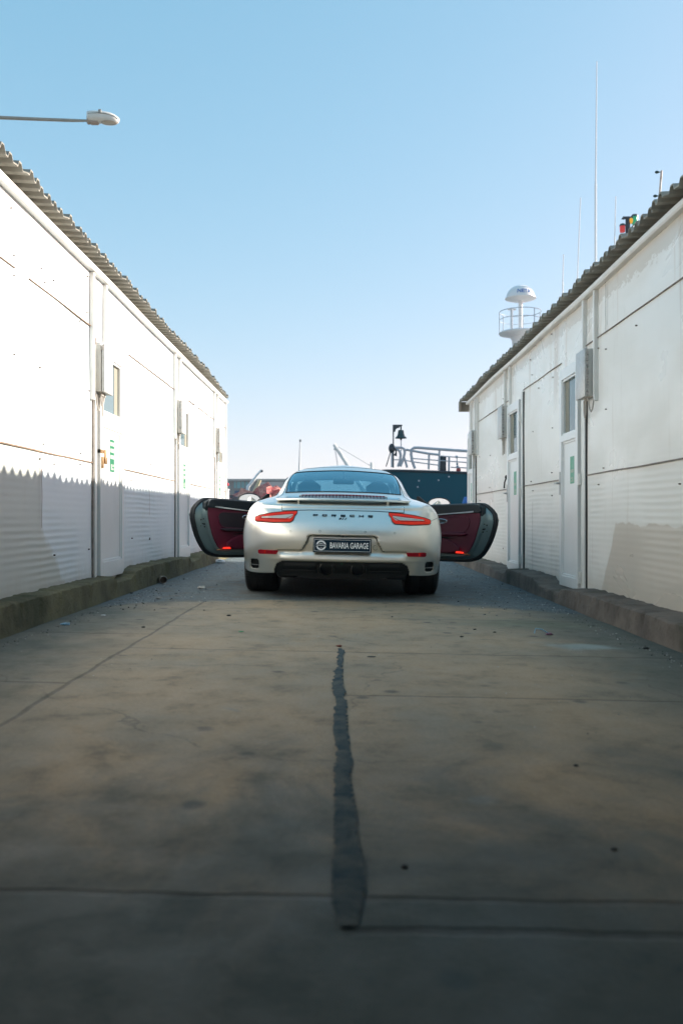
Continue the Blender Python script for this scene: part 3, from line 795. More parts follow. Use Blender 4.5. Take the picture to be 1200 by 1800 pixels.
P3 = surf(us, vs)
sst = lambda a, b, x: np.clip((x-a)/(b-a), 0, 1)**2*(3-2*np.clip((x-a)/(b-a), 0, 1))
# plate recess and bumper step, carved into the tail only
x_, y_, z_ = P3[..., 0], P3[..., 1], P3[..., 2]
L = np.where(x_ < .275, .567, np.where(x_ < .345, .567-(x_-.275)/.07*.132, .435))
L = np.where((x_ > .255) & (x_ < .295), .567-.010*((x_-.255)/.04)**2, L)
dep = .034*sst(-.003, .009, L - z_)*(1-sst(.345, .40, .745 - z_ - 0*x_))  # opens under L
dep = .034*sst(-.002, .010, L - z_)
fade = np.where(x_ < .36, 1-sst(.0, .06, .43 - z_), 1-sst(.0, .055, .425 - z_))*(1-sst(.50, .60, x_))
lip = .010*np.exp(-((z_-.352)/.014)**2)*(1-sst(.50, .74, x_))
tail = sst(-.45, -.62, y_) if False else (1-sst(-.62, -.45, y_))
P3[..., 1] = y_ + (dep*fade - lip)*tail
# sharper tail edge under the spoiler
P3[..., 1] -= .006*np.exp(-((z_-.783)/.008)**2)*(1-sst(.50, .56, x_))*(1-sst(-.80, -.7, y_))
CEN = {}
Pw = P3.copy()
def faces_mask():
    fm = np.ones((len(us)-1, len(vs)-1), bool)
    uc = .5*(us[1:]+us[:-1])[:, None]; vc = .5*(vs[1:]+vs[:-1])[None, :]
    glass = {
        'rear': (uc < 2.6) & (vc > 9.12) & (vc < 11.05),
        'quarter': (uc > 6.75) & (uc < 8.9) & (vc > 9.12+ (8.9-uc)*.0) & (vc < 11.05),
        'screen': (uc > 12.2) & (vc > 9.12) & (vc < 11.05),
    }
    side = (uc > 9.05) & (uc < 11.55) & (vc > .35) & (vc < 11.05)
    return uc, vc, glass, side
uc, vc, glass, side = faces_mask()
cxyz = .25*(Pw[1:,1:]+Pw[1:,:-1]+Pw[:-1,1:]+Pw[:-1,:-1])
def poly_in(px, pz, poly):
    ins = np.zeros(px.shape, bool); n = len(poly)
    for i in range(n):
        (x1, z1), (x2, z2) = poly[i], poly[(i+1) % n]
        c = ((z1 > pz) != (z2 > pz)) & (px < (x2-x1)*(pz-z1)/((z2-z1) if z2 != z1 else 1e-9)+x1)
        ins ^= c
    return ins
# wheel arches: snap and cut
def arch(yc, zc, rad, xmin):
    global Pw
    dy = Pw[..., 1]-yc; dz = Pw[..., 2]-zc; rr = np.sqrt(dy**2+dz**2)
    near = (Pw[..., 0] > xmin) & (np.abs(rr-rad) < .009) & (Pw[..., 2] < .8)
    k = np.where(near, rad/np.maximum(rr, 1e-6), 1)
    Pw[..., 1] = yc+dy*k; Pw[..., 2] = zc+dz*k
    c = cxyz
    return (c[..., 0] > xmin) & ((c[..., 1]-yc)**2+(c[..., 2]-zc)**2 < rad**2)
cut_arch = arch(.0, .335, .372, .80) | arch(2.45, .325, .350, .72)
dif_poly = [(-1,.336),(.50,.336),(.545,.326),(.575,.300),(.592,.262),(.598,.0),(-1,.0)]
cut_dif = poly_in(cxyz[..., 0], cxyz[..., 2], dif_poly) & (cxyz[..., 1] < -.4)
def outl(xx, zz):
    return (np.abs((xx-.775)/.044)**4 + np.abs((zz-.300)/.046)**4) < 1
cut_out = outl(cxyz[..., 0], cxyz[..., 2]) & (cxyz[..., 1] < -.4)
grille_cut = (uc < 1.0) & False
keep = ~(glass['rear'] | glass['quarter'] | glass['screen'] | side | cut_arch | cut_dif | cut_out)
def grid_faces(mask, sgn, Pm, mb, off=0.):
    n = len(vs)
    idx = -np.ones((len(us), len(vs)), int); vsx = []
    ii, jj = np.nonzero(mask)
    fs = []
    for i, j in zip(ii, jj):
        q = []
        for (a, b) in ((i, j), (i+1, j), (i+1, j+1), (i, j+1)):
            if idx[a, b] < 0:
                idx[a, b] = len(vsx); p = Pm[a, b]; vsx.append((p[0]*sgn, p[1], p[2]))
            q.append(idx[a, b])
        fs.append(tuple(q) if sgn > 0 else tuple(q[::-1]))
    mb.add(vsx, fs, True)
mb = MB()
for sgn in (1, -1): grid_faces(keep, sgn, Pw, mb)
body = obj('body', mb, PAINT, car, fix=False)
bm = bmesh.new(); bm.from_mesh(body.data)
bmesh.ops.remove_doubles(bm, verts=bm.verts[:], dist=.0006)
bmesh.ops.dissolve_degenerate(bm, edges=bm.edges[:], dist=.0002)
bmesh.ops.recalc_face_normals(bm, faces=bm.faces[:])
bm.to_mesh(body.data); bm.free()
for p in body.data.polygons: p.use_smooth = True
sol = body.modifiers.new('thickness', 'SOLIDIFY'); sol.thickness = .012; sol.offset = -1
# full surface (no holes) for projecting details
mb = MB()
for sgn in (1, -1): grid_faces(np.ones_like(keep), sgn, Pw, mb)
full = BVHTree.FromPolygons(mb.v, mb.f)
def rear(x, z):
    h = full.ray_cast(Vector((x, -3, z)), Vector((0, 1, 0)))
    return h[0].y if h[0] is not None else -.5
def top(x, y):
    h = full.ray_cast(Vector((x, y, 3)), Vector((0, 0, -1)))
    return h[0].z if h[0] is not None else .9
# glass panes
def pane(name, mask, m, sides=(1, -1), rim=None):
    mb = MB()
    for sgn in sides: grid_faces(mask, sgn, Pw, mb)
    o = obj(name, mb, m, car, fix=False)
    bm = bmesh.new(); bm.from_mesh(o.data); bmesh.ops.remove_doubles(bm, verts=bm.verts[:], dist=.0006); bm.to_mesh(o.data); bm.free()
    for p in o.data.polygons: p.use_smooth = True
    return o
rw = pane('rear_window', glass['rear'], K['rglass'])
pane('windscreen', glass['screen'], K['sglass'])
ql = pane('quarter_window', glass['quarter'], K['sglass'], (-1,))
qr = pane('quarter_window', glass['quarter'], K['sglass'], (1,))
def border(u0, u1, v0, v1, sgns, r, parent, name, m, sym=False, lift=.001):
    mb = MB()
    for sg in sgns:
        a = surf(np.linspace(u0, u1, 30), [v0])[:, 0]; b = surf([u1], np.linspace(v0, v1, 20))[0]
        c = surf(np.linspace(u1, u0, 30), [v1])[:, 0]; d_ = surf([u0], np.linspace(v1, v0, 20))[0]
        parts = [a, b, c] + ([] if sym else [d_])
        pts = np.concatenate(parts)*np.array([sg, 1, 1])
        mb.tube([tuple(p) for p in pts], r, 6, closed=not sym)
    return obj(name, mb, m, parent)
border(0, 2.6, 9.12, 11.05, (1, -1), .006, rw, 'window_seal', K['blackp'], True)
border(6.75, 8.9, 9.12, 11.05, (1,), .008, qr, 'window_seal', K['blackp'])
border(6.75, 8.9, 9.12, 11.05, (-1,), .008, ql, 'window_seal', K['blackp'])

# patches laid on the tail: x-monotone outline between top(x) and bottom(x)
def patch(xs, zt, zb, nz, lift, back=.010, n_sub=None, side=1, bulge=0.):
    rows_f = []; rows_b = []
    for x, a, b in zip(xs, zt, zb):
        rf = []; rb = []
        for k in range(nz+1):
            z = b + (a-b)*k/nz
            y = rear(x*side, z)
            e = bulge*min(1, 4*min(k, nz-k)/nz)
            rf.append((x*side, y-lift-e, z)); rb.append((x*side, y+back, z))
        rows_f.append(rf); rows_b.append(rb)
    mb = MB(); mb.grid(rows_f, smooth=True)
    n = len(rows_f)
    for i in range(n-1):
        mb.add([rows_f[i][0], rows_f[i+1][0], rows_b[i+1][0], rows_b[i][0]], [(0,1,2,3)])
        mb.add([rows_f[i][-1], rows_f[i+1][-1], rows_b[i+1][-1], rows_b[i][-1]], [(0,1,2,3)])
    for r0, r1 in ((rows_f[0], rows_b[0]), (rows_f[-1], rows_b[-1])):
        for k in range(nz):
            mb.add([r0[k], r0[k+1], r1[k+1], r1[k]], [(0,1,2,3)])
    return mb
def interp(pts, xs):
    return np.interp(xs, [p[0] for p in pts], [p[1] for p in pts])
def seam(pts, r=.0022, n=40, sgn=1):
    """thin dark joint, pts (x,z) seen from behind"""
    xs = []; 
    for (a, b) in zip(pts[:-1], pts[1:]):
        m_ = max(2, int(math.dist(a, b)/.02))
        xs += [(a[0]+(b[0]-a[0])*k/m_, a[1]+(b[1]-a[1])*k/m_) for k in range(m_)]
    xs.append(pts[-1])
    return [(x*sgn, rear(x*sgn, z)-.0002, z) for x, z in xs]
for sd in (1, -1):
    xs = np.linspace(.40, .772, 40)
    zt = interp([(.40,.770),(.50,.765),(.62,.751),(.72,.730),(.772,.712)], xs)
    zb = interp([(.40,.742),(.425,.725),(.415,.705),(.42,.700),(.455,.672),(.60,.664),(.76,.672),(.772,.682)], xs)
    zb[0] = .752; zb = np.where(xs < .425, .752-(xs-.40)/.025*.030, np.where(xs < .455, .698-(xs-.425)/.03*.026, interp([(.455,.675),(.60,.669),(.76,.676),(.772,.686)], xs)))
    lamp = obj('tail_light', patch(xs, zt, zb, 10, .006, side=sd, bulge=.006), K['red'], car)
    # black surround
    pts = [(x, z+.002) for x, z in zip(xs, zt)] + [(x, z-.002) for x, z in zip(xs[::-1], zb[::-1])]
    mb = MB(); mb.tube([(x*sd, rear(x*sd, z)-.005, z) for x, z in pts], .0038, 6, closed=True)
    obj('lamp_surround', mb, K['blackp'], lamp)
    xw = np.linspace(.433, .71, 24)
    obj('reversing_lamp', patch(xw, interp([(.433,.744),(.71,.716)], xw), interp([(.433,.728),(.455,.706),(.71,.706)], xw), 5, .0165, .0, side=sd), K['clear'], lamp)
    mb = MB(); mb.tube([(x*sd, rear(x*sd, z)-.0165, z) for x, z in [(.435,.731),(.50,.700),(.60,.700),(.72,.703)]], .003, 6)
    mb.tube([(x*sd, rear(x*sd, z)-.0165, z) for x, z in [(.43,.748),(.55,.737),(.715,.716)]], .0025, 6)
    obj('lamp_divider', mb, K['redd'], lamp)
    xr = np.linspace(.555, .735, 16)
    rf = obj('reflector', patch(xr, interp([(.555,.425),(.715,.430),(.735,.424)], xr), interp([(.555,.423),(.568,.392),(.728,.390),(.735,.400)], xr), 3, .004, side=sd), K['redd'], car)
    mb = MB(); mb.add([(q[0]*sd, rear(q[0]*sd, q[1])-.0055, q[1]) for q in [(.668,.395),(.676,.395),(.676,.426),(.668,.426)]], [(0,1,2,3)])
    obj('reflector_light', mb, K['red'], rf)
# joints
mb = MB()
for sd in (1, -1):
    mb.tube(seam([(.532,.772),(.536,.80),(.535,.84)], sgn=sd), .0022, 6)
    mb.tube(seam([(.772,.70),(.80,.715),(.84,.73),(.875,.735)], sgn=sd), .0018, 6)
    mb.tube(seam([(.365,.4325),(.56,.4325)], sgn=sd), .0028, 6)
mb.tube(seam([(-.535,.772),(-.3,.781),(0,.783),(.3,.781),(.535,.772)]), .0032, 6)
pp = [(-.365,.433),(-.345,.437),(-.285,.555),(-.262,.5675),(.262,.5675),(.285,.555),(.345,.437),(.365,.433)]
def shy(x, z):
    ax = abs(x); sx_ = .012 if .27 < ax else 0
    return rear(math.copysign(ax+sx_, x), z+(.012 if ax < .28 else .006))+.004
mb.tube([(x, shy(x, z), z) for (x, _, z) in seam(pp)], .0042, 6)
for sx_, sz_ in ((.195,.60),(-.195,.60),(.45,.595),(-.45,.595)):
    c = (sx_, rear(sx_, sz_), sz_)
    mb.tube([(c[0]+.0085*math.cos(t), rear(c[0]+.0085*math.cos(t), c[2]+.0085*math.sin(t))-.0004, c[2]+.0085*math.sin(t)) for t in np.linspace(0, 2*math.pi, 14)[:-1]], .0011, 5, closed=True)
c = (.285, .465)
mb.tube([(c[0]+.020*math.cos(t), rear(c[0]+.020*math.cos(t), c[1]+.020*math.sin(t))-.0006, c[1]+.020*math.sin(t)) for t in np.linspace(0, 2*math.pi, 20)[:-1]], .0012, 5, closed=True)
# roof joint above the rear window, and lid joint round the glass
for sd in (1, -1):
    a = surf([2.95]*1, np.linspace(8.2, 12.2, 40))[0]*np.array([sd, 1, 1]); mb.tube([tuple(p) for p in a], .0022, 6)
a = surf(np.linspace(0, 2.95, 30), [11.9])[:, 0]
mb.tube([tuple(p*np.array([-1, 1, 1])) for p in a[::-1]] + [tuple(p) for p in a[1:]], .0025, 6)
obj('panel_joint', mb, K['gapk'], car)
# parking sensors' camera over the plate
mb = MB(); mb.rbox(-.018, .018, -.975, -.93, .553, .570, .005); obj('rear_camera', mb, K['blackg'], car)

# number plate
py = -.965
mb = MB(); mb.rbox(-.252, .252, py-.012, py+.02, .418, .541, .004); pl = obj('number_plate', mb, K['blackg'], car)
mb = MB(); mb.box(-.246, .246, py-.0145, py-.010, .424, .535); obj('plate_face', mb, K['plate'], pl)
mb = MB()
def fr(x0, x1, z0, z1, t, y0, y1):
    mb.box(x0, x1, y0, y1, z0, z0+t); mb.box(x0, x1, y0, y1, z1-t, z1); mb.box(x0, x0+t, y0, y1, z0+t, z1-t); mb.box(x1-t, x1, y0, y1, z0+t, z1-t)
fr(-.241, .241, .429, .530, .0026, py-.0165, py-.0145)
# emblem: ring, band with pointed ends, small car outline
n = 40; ec = (-.182, .4795)
ring = [(ec[0]+.043*math.cos(2*math.pi*k/n), ec[1]+.043*math.sin(2*math.pi*k/n)) for k in range(n)]
rin = [(ec[0]+.029*math.cos(2*math.pi*k/n), ec[1]+.029*math.sin(2*math.pi*k/n)) for k in range(n)]
yy = py-.0163
mb.add([(x, yy, z) for x, z in ring] + [(x, yy, z) for x, z in rin], [(k, (k+1) % n, n+(k+1) % n, n+k) for k in range(n)])
obj('plate_border', mb, K['white'], pl, fix=True)
mb = MB()
mb.prism([(-.050,0),(-.036,.009),(.036,.009),(.050,0),(.036,-.009),(-.036,-.009)], lambda a, b, t: (ec[0]+a, py-t, ec[1]+b), .014, .0172)
obj('emblem_band', mb, K['plate'], pl)
mb = MB()
mb.prism([(-.044,0),(-.036,.004),(.036,.004),(.044,0),(.036,-.004),(-.036,-.004)], lambda a, b, t: (ec[0]+a, py-t, ec[1]+b), .0172, .0178)
mb.prism([(-.024,.011),(-.018,.015),(-.010,.019),(.004,.020),(.014,.015),(.024,.013),(.024,.011)], lambda a, b, t: (ec[0]+a, py-t, ec[1]+b), .014, .0166)
mb.prism([(-.012,-.020),(.012,-.020),(.012,-.017),(-.012,-.017)], lambda a, b, t: (ec[0]+a, py-t, ec[1]+b), .014, .0166)
obj('emblem_car', mb, K['silver'], pl)
def text_mesh(s, h, width, bold=.0, shear=0.):
    cu = bpy.data.curves.new('letters', 'FONT'); cu.body = s; cu.size = 1; cu.offset = bold; cu.shear = shear; cu.extrude = 0; cu.resolution_u = 3; cu.fill_mode = 'FRONT'
    o = bpy.data.objects.new('letters', cu); C.objects.link(o)
    bpy.context.view_layer.update()
    me = o.to_mesh(); vsn = np.array([v.co[:] for v in me.vertices]); fs = [tuple(p.vertices) for p in me.polygons]
    o.to_mesh_clear(); bpy.data.objects.remove(o); bpy.data.curves.remove(cu)
    mn = vsn.min(0); mx = vsn.max(0)
    vsn[:, 0] = (vsn[:, 0]-mn[0])/(mx[0]-mn[0])*width; vsn[:, 1] = (vsn[:, 1]-mn[1])/(mx[1]-mn[1])*h
    return vsn, fs
v_, f_ = text_mesh('BAVARIA GARAGE', .052, .330, .022)
mb = MB(); mb.add([(-.106+p[0], py-.0172, .4545+p[1]) for p in v_], f_)
obj('plate_lettering', mb, K['white'], pl, fix=False)
# maker's lettering, wide squared capitals
def strokes(ch):
    return {'P': [(0,0,.2,1),(0,.72,1,1),(.8,.35,1,1),(0,.35,1,.6)], 'O': [(0,0,.2,1),(.8,0,1,1),(0,.75,1,1),(0,0,1,.25)],
            'R': [(0,0,.2,1),(0,.75,1,1),(.8,.4,1,1),(0,.38,1,.6),(.62,0,.85,.38)], 'S': [(0,.75,1,1),(0,.4,.2,1),(0,.4,1,.62),(.8,0,1,.62),(0,0,1,.25)],
            'C': [(0,0,.2,1),(0,.75,1,1),(0,0,1,.25)], 'H': [(0,0,.2,1),(.8,0,1,1),(0,.38,1,.62)], 'E': [(0,0,.2,1),(0,.76,1,1),(0,.39,1,.61),(0,0,1,.24)]}[ch]
tl = None; Wl, Hl = .041, .0165
for i, ch in enumerate('PORSCHE'):
    x0 = -.2585 + i*.0795; zc = .730; mb = MB()
    for (a, b, c2, d2) in strokes(ch):
        xa, xb = x0+a*Wl, x0+c2*Wl; za, zb2 = zc+b*Hl, zc+d2*Hl
        y_a = rear(.5*(xa+xb), .5*(za+zb2))
        sl_ = (rear(.5*(xa+xb), zb2)-rear(.5*(xa+xb), za))
        mb.add([(xa, y_a-sl_/2-.007, za),(xb, y_a-sl_/2-.007, za),(xb, y_a+sl_/2-.007, zb2),(xa, y_a+sl_/2-.007, zb2),(xa, y_a+.003, za),(xb, y_a+.003, za),(xb, y_a+.003, zb2),(xa, y_a+.003, zb2)],
               [(0,1,2,3),(4,7,6,5),(0,4,5,1),(1,5,6,2),(2,6,7,3),(3,7,4,0)])
    obj('tail_letter', mb, K['badge'], car)
v_, f_ = text_mesh('911', .019, .070, .03, .35)
mb = MB(); mb.add([(-.035+p[0], rear(-.035+p[0], .7015+p[1])-.005, .7015+p[1]) for p in v_], f_)
obj('model_badge', mb, K['badge'], car, fix=False)

# spoiler on two stays
mb = MB()
prof = [(-.842,.866),(-.848,.872),(-.845,.883),(-.76,.890),(-.62,.898),(-.55,.899),(-.55,.892),(-.65,.884),(-.78,.872),(-.835,.863)]
rows = []
for x in np.linspace(-.597, .597, 50):
    e = abs(x)/.597
    sw = .085*e**2; dz = .004-.008*e**2; tip = 1 if e < .975 else max(.25, 1-(e-.975)/.025*.75)
    rows.append([(x, -.70+(y+.70)*(1-.15*e**3) + sw, .88+(z-.88)*tip+dz) for y, z in prof + [prof[0]]])
mb.grid(rows); 
for r_ in (rows[0], rows[-1]): mb.add(r_[:-1], [tuple(range(len(r_)-1))])
sp = obj('rear_spoiler', mb, PAINT, car)
for sd in (1, -1):
    mb = MB(); x = .393*sd
    mb.prism([(-.80,.80),(-.815,.868),(-.76,.882),(-.70,.82)], lambda a, b, t: (x+t, a, b), -.010, .010)
    obj('spoiler_stay', mb, PAINT, sp)
# engine grille
mb = MB(); rows = []
for x in np.linspace(-.405, .405, 30):
    c = .02*(x/.405)**2
    rows.append([(x, y+c, top(x, y+c)+.004) for y in np.linspace(-.50, -.345, 6)])
mb.grid(rows)
gr = obj('engine_grille', mb, K['blackp'], car)
mb = MB()
for i in range(26):
    x = -.39+.78*i/25; c = .02*(x/.405)**2
    pts = [(x, y+c, top(x, y+c)+.009) for y in (-.495, -.43, -.355)]
    mb.tube(pts, .0030, 5)
obj('grille_slats', mb, PAINT, gr)
mb = MB(); mb.tube([(x, -.352+.02*(x/.405)**2, top(x, -.352)+.0085) for x in np.linspace(-.385, .385, 24)], .0055, 6)
obj('brake_light', mb, K['redd'], gr)
mb = MB(); pts = []
for x in np.linspace(-.41, .41, 24): pts.append((x, -.335+.02*(x/.405)**2, top(x, -.335)+.006))
mb.tube(pts, .007, 6); obj('grille_frame', mb, PAINT, gr)

# diffuser
mb = MB()
def dback(x, z): return rear(x, max(z, .23)) + .012 + max(0, (.30-z))*.35
rows = []
xs = np.linspace(-.592, .592, 80)
for x in xs:
    ax = abs(x)
    zt = .339 if ax < .50 else np.interp(ax, [.50,.545,.575,.592], [.339,.328,.302,.262])
    zb = np.interp(ax, [0,.30,.40,.592], [.185,.185,.20,.235])
    rows.append([(x, dback(x, z), z) for z in np.linspace(zb, zt, 12)])
mb.grid(rows)
df = obj('diffuser', mb, K['blackp'], car)
for sd in (1, -1):
    mb = MB(); rows = []
    for x in np.linspace(.235, .50, 20):
        rows.append([(x*sd, dback(x, z)-.018+.012*abs((z-.29)/.03), z) for z in np.linspace(.262, .322, 6)])
    mb.grid(rows); obj('diffuser_pod', mb, K['blackp'], df)
    mb = MB(); mb.tube([(x*sd, dback(x, .256)-.020, .256) for x in np.linspace(.235, .52, 14)], .0028, 6); obj('diffuser_trim', mb, K['darkmetal'], df)
    # exhaust
    xc = .137*sd; yb = rear(.137, .30)
    mb = MB(); mb.lathe([(.052, .14), (.058, .05), (.060, 0), (.0605, -.012), (.056, -.014), (.053, .0), (.050, .1), (.0, .14)], (xc, yb+.02, .272), 'y', 32)
    obj('exhaust_pipe', mb, K['darkmetal'], car)
    mb = MB(); mb.tube([(xc+.074*math.cos(t), yb+.012, .272+.066*math.sin(t)) for t in np.linspace(-.5, math.pi+.5, 26)], .006, 6); obj('exhaust_surround', mb, K['blackg'], df)
    # side outlet
    mb = MB(); q = []
    for k in range(28):
        t = 2*math.pi*k/28; cc, ss = math.cos(t), math.sin(t)
        rx = .044*abs(cc)**.5*(1 if cc > 0 else -1); rz = .046*abs(ss)**.5*(1 if ss > 0 else -1)
        q.append((.775+rx, .300+rz))
    yy_ = [rear(a, b) for a, b in q]
    o_ = [(a*sd, y-.0005, b) for (a, b), y in zip(q, yy_)]; i_ = [(a*sd*.995, y+.05, b) for (a, b), y in zip(q, yy_)]
    mb.add(o_+i_, [(k, (k+1) % 28, 28+(k+1) % 28, 28+k) for k in range(28)] + [tuple(range(28, 56))])
    oo = obj('air_outlet', mb, K['blackp'], car)
    mb = MB(); mb.tube([(a*sd, rear(a, .292)+.006, .292) for a in np.linspace(.735, .812, 8)], .0022, 6); obj('outlet_slat', mb, K['chrome'], oo)
mb = MB(); mb.box(-.012, .008, dback(0,.318)-.004, dback(0,.318)+.002, .316, .321); obj('emissions_tag', mb, K['green'] if 'green' in K else M['green'], df)
# silencers and underbody
for sd in (1, -1):
    mb = MB(); mb.rbox(sd*.48-.10, sd*.48+.10, -.72, -.45, .175, .29, .04, 3); obj('silencer', mb, K['darkmetal'], car)
mb = MB(); mb.box(-.55, .55, -.78, .45, .22, .26); mb.box(-.74, .74, .45, 2.0, .15, .20); mb.box(-.5, .5, 2.0, 3.2, .17, .22)
mb.box(-.62, .62, -.70, -.66, .24, .75)
obj('underbody', mb, K['blackp'], car)
# wheels
def wheel(name_group, xo, yc, rad, wdt, rim_r, sd):
    prof = []
    hw = wdt/2
    def T(h, r_): prof.append((r_, h))
    T(-hw+.012, rim_r); T(-hw+.0, rim_r+.03); T(-hw+.0, rad-.035); T(-hw+.018, rad-.008); 
    for (g0) in (-.32, -.11, .11, .32):
        T(g0*wdt-.007, rad); T(g0*wdt-.006, rad-.009); T(g0*wdt+.006, rad-.009); T(g0*wdt+.007, rad)
    T(hw-.018, rad-.008); T(hw, rad-.035); T(hw, rim_r+.03); T(hw-.012, rim_r); T(hw-.03, rim_r-.01); T(-hw+.03, rim_r-.01)
    xc = sd*(xo-hw)
    mb = MB(); mb.lathe(prof, (xc, yc, rad), 'x', 72, closed=True)
    tyre = None
    # lateral sipes
    mb.cur = 1
    for k in range(72):
        an = 2*math.pi*k/72
        for (a, b) in ((-.47, -.34), (.34, .47), (-.09, .09)):
            ca, sa = math.cos(an), math.sin(an)
            r1 = rad+.0006; wd = .0022
            ps = []
            for (h, s_) in ((a, -1), (b, -1), (b, 1), (a, 1)):
                rr_ = r1 - (.006 if abs(h) > .44 else 0)
                ps.append((xc+h*wdt, yc+rr_*ca - s_*wd*sa, rad+rr_*sa + s_*wd*ca))
            mb.add(ps, [(0,1,2,3)])
    wroot = obj('wheel', mb, [K['rubber'], K['gapk']], car)
    # rim: barrel, hub, ten spokes
    mb = MB()
    out = sd*(hw-.02)
    mb.lathe([(rim_r, xc*0+sd*(hw-.012)), (rim_r-.018, sd*(hw-.010)), (rim_r-.022, sd*(hw-.05)), (rim_r-.03, -sd*(hw-.03)), (rim_r-.01, -sd*(hw-.02))], (xc, yc, rad), 'x', 48)
    mb.lathe([(.0, out-sd*.02), (.055, out-sd*.022), (.07, out-sd*.05), (.07, out-sd*.12), (0, out-sd*.12)], (xc, yc, rad), 'x', 24)
    for k in range(5):
        for dl in (-.11, .11):
            a0 = 2*math.pi*k/5+math.pi/2; a1 = a0+dl
            p0 = (xc+out-sd*.035, yc+.055*math.cos(a0), rad+.055*math.sin(a0)); p1 = (xc+out-sd*.012, yc+(rim_r-.02)*math.cos(a1), rad+(rim_r-.02)*math.sin(a1))
            mb.tube([p0, p1], [.016, .012], 8)
    obj('rim', mb, K['alloy'], wroot)
    mb = MB(); mb.lathe([(.0, -.012), (.165, -.012), (.165, .012), (0, .012)], (xc, yc, rad), 'x', 40); obj('brake_disc', mb, K['darkmetal'], wroot)
for sd in (1, -1):
    wheel('rear', .912, 0., .343, .315, .25, sd)
    wheel('front', .875, 2.45, .333, .245, .25, sd)
# wheel housings
mb = MB()
for sd in (1, -1):
    for (yc, r_, x0, x1) in ((0, .385, .53, .90), (2.45, .36, .55, .86)):
        a_, b_ = sorted((sd*x0, sd*x1)); rows = []
        for x in (a_, b_): rows.append([(x, yc+r_*math.cos(t), .335+r_*math.sin(t)) for t in np.linspace(-.1, math.pi+.1, 24)])
        mb.grid(rows)
        mb.add([(sd*x0, yc+r_*math.cos(t), .335+r_*math.sin(t)) for t in np.linspace(-.1, math.pi+.1, 24)], [tuple(range(24))])
obj('wheel_housing', mb, K['blackp'], car)

# interior
mb = MB()
mb.box(-.72, .72, .35, 2.15, .20, .24); mb.box(-.66, .66, .32, .36, .24, .90); mb.box(-.74, .74, 2.05, 2.15, .24, .80)
mb.box(-.10, .10, .5, 2.1, .24, .55)
mb.add([(-.60,-.05,.915),(.60,-.05,.915),(.62,.40,.90),(-.62,.40,.90)], [(0,1,2,3)])
obj('cabin_floor', mb, K['blackp'], car)
mb = MB(); mb.rbox(-.70, .70, 1.80, 2.14, .62, .87, .06, 3); mb.rbox(-.52, -.24, 1.74, 1.9, .84, .92, .03, 3); obj('dashboard', mb, K['leatherd'], car)
mb = MB(); mb.tube([(-.37+.18*math.cos(t), 1.60+.05*math.sin(t), .78+.18*math.sin(t)) for t in np.linspace(0, 2*math.pi, 30)[:-1]], .015, 8, closed=True)
mb.cyl((-.37,1.6,.78),(-.37,1.85,.76),.04,12); mb.rbox(-.54,-.20,1.59,1.615,.755,.80,.01); obj('steering_wheel', mb, K['blackp'], car)
for sd in (1, -1):
    x = .36*sd
    mb = MB(); mb.rbox(x-.24, x+.24, .85, 1.35, .28, .45, .05, 3); st = obj('seat', mb, K['seat'], car)
    rows = []
    for k in range(13):
        t = k/12; z = .40+.71*t; hw_ = .24 if t < .5 else (.24-.115*min(1, (t-.5)/.28)**1.2)
        if t > .9: hw_ = .125*math.sqrt(max(.05, 1-((t-.9)/.1)**2*.9))
        y = .86-.20*t; th = .11-.03*t
        rows.append([(x-hw_, y+th*.3, z), (x-hw_*.9, y-th*.4, z), (x-hw_*.4, y-th*.5, z), (x+hw_*.4, y-th*.5, z), (x+hw_*.9, y-th*.4, z), (x+hw_, y+th*.3, z), (x+hw_*.7, y+th*.5, z), (x, y+th*.35, z), (x-hw_*.7, y+th*.5, z), (x-hw_, y+th*.3, z)])
    mb = MB(); mb.grid(rows); mb.add(rows[-1][:-1], [tuple(range(9))]); obj('backrest', mb, K['seat'], st)
    # sun visors / belts
    mb = MB(); mb.tube([(x+.2*sd,.62,1.08),(x+.16*sd,.66,.8),(x+.12*sd,.72,.55)], .012, 6); obj('seat_belt', mb, K['blackp'], st)
mb = MB(); mb.rbox(-.12, .12, 1.50, 1.54, 1.10, 1.165, .02, 3); mb.cyl((0,1.53,1.16),(0,1.50,1.24),.012,8); obj('interior_mirror', mb, K['blackp'], car)
mb = MB(); rows = []
for x in np.linspace(-.44, .44, 12): rows.append([(x, y, top(x, y)-.035) for y in np.linspace(.72, 1.42, 10)])
mb.grid(rows); obj('headliner', mb, K['seat'], car)

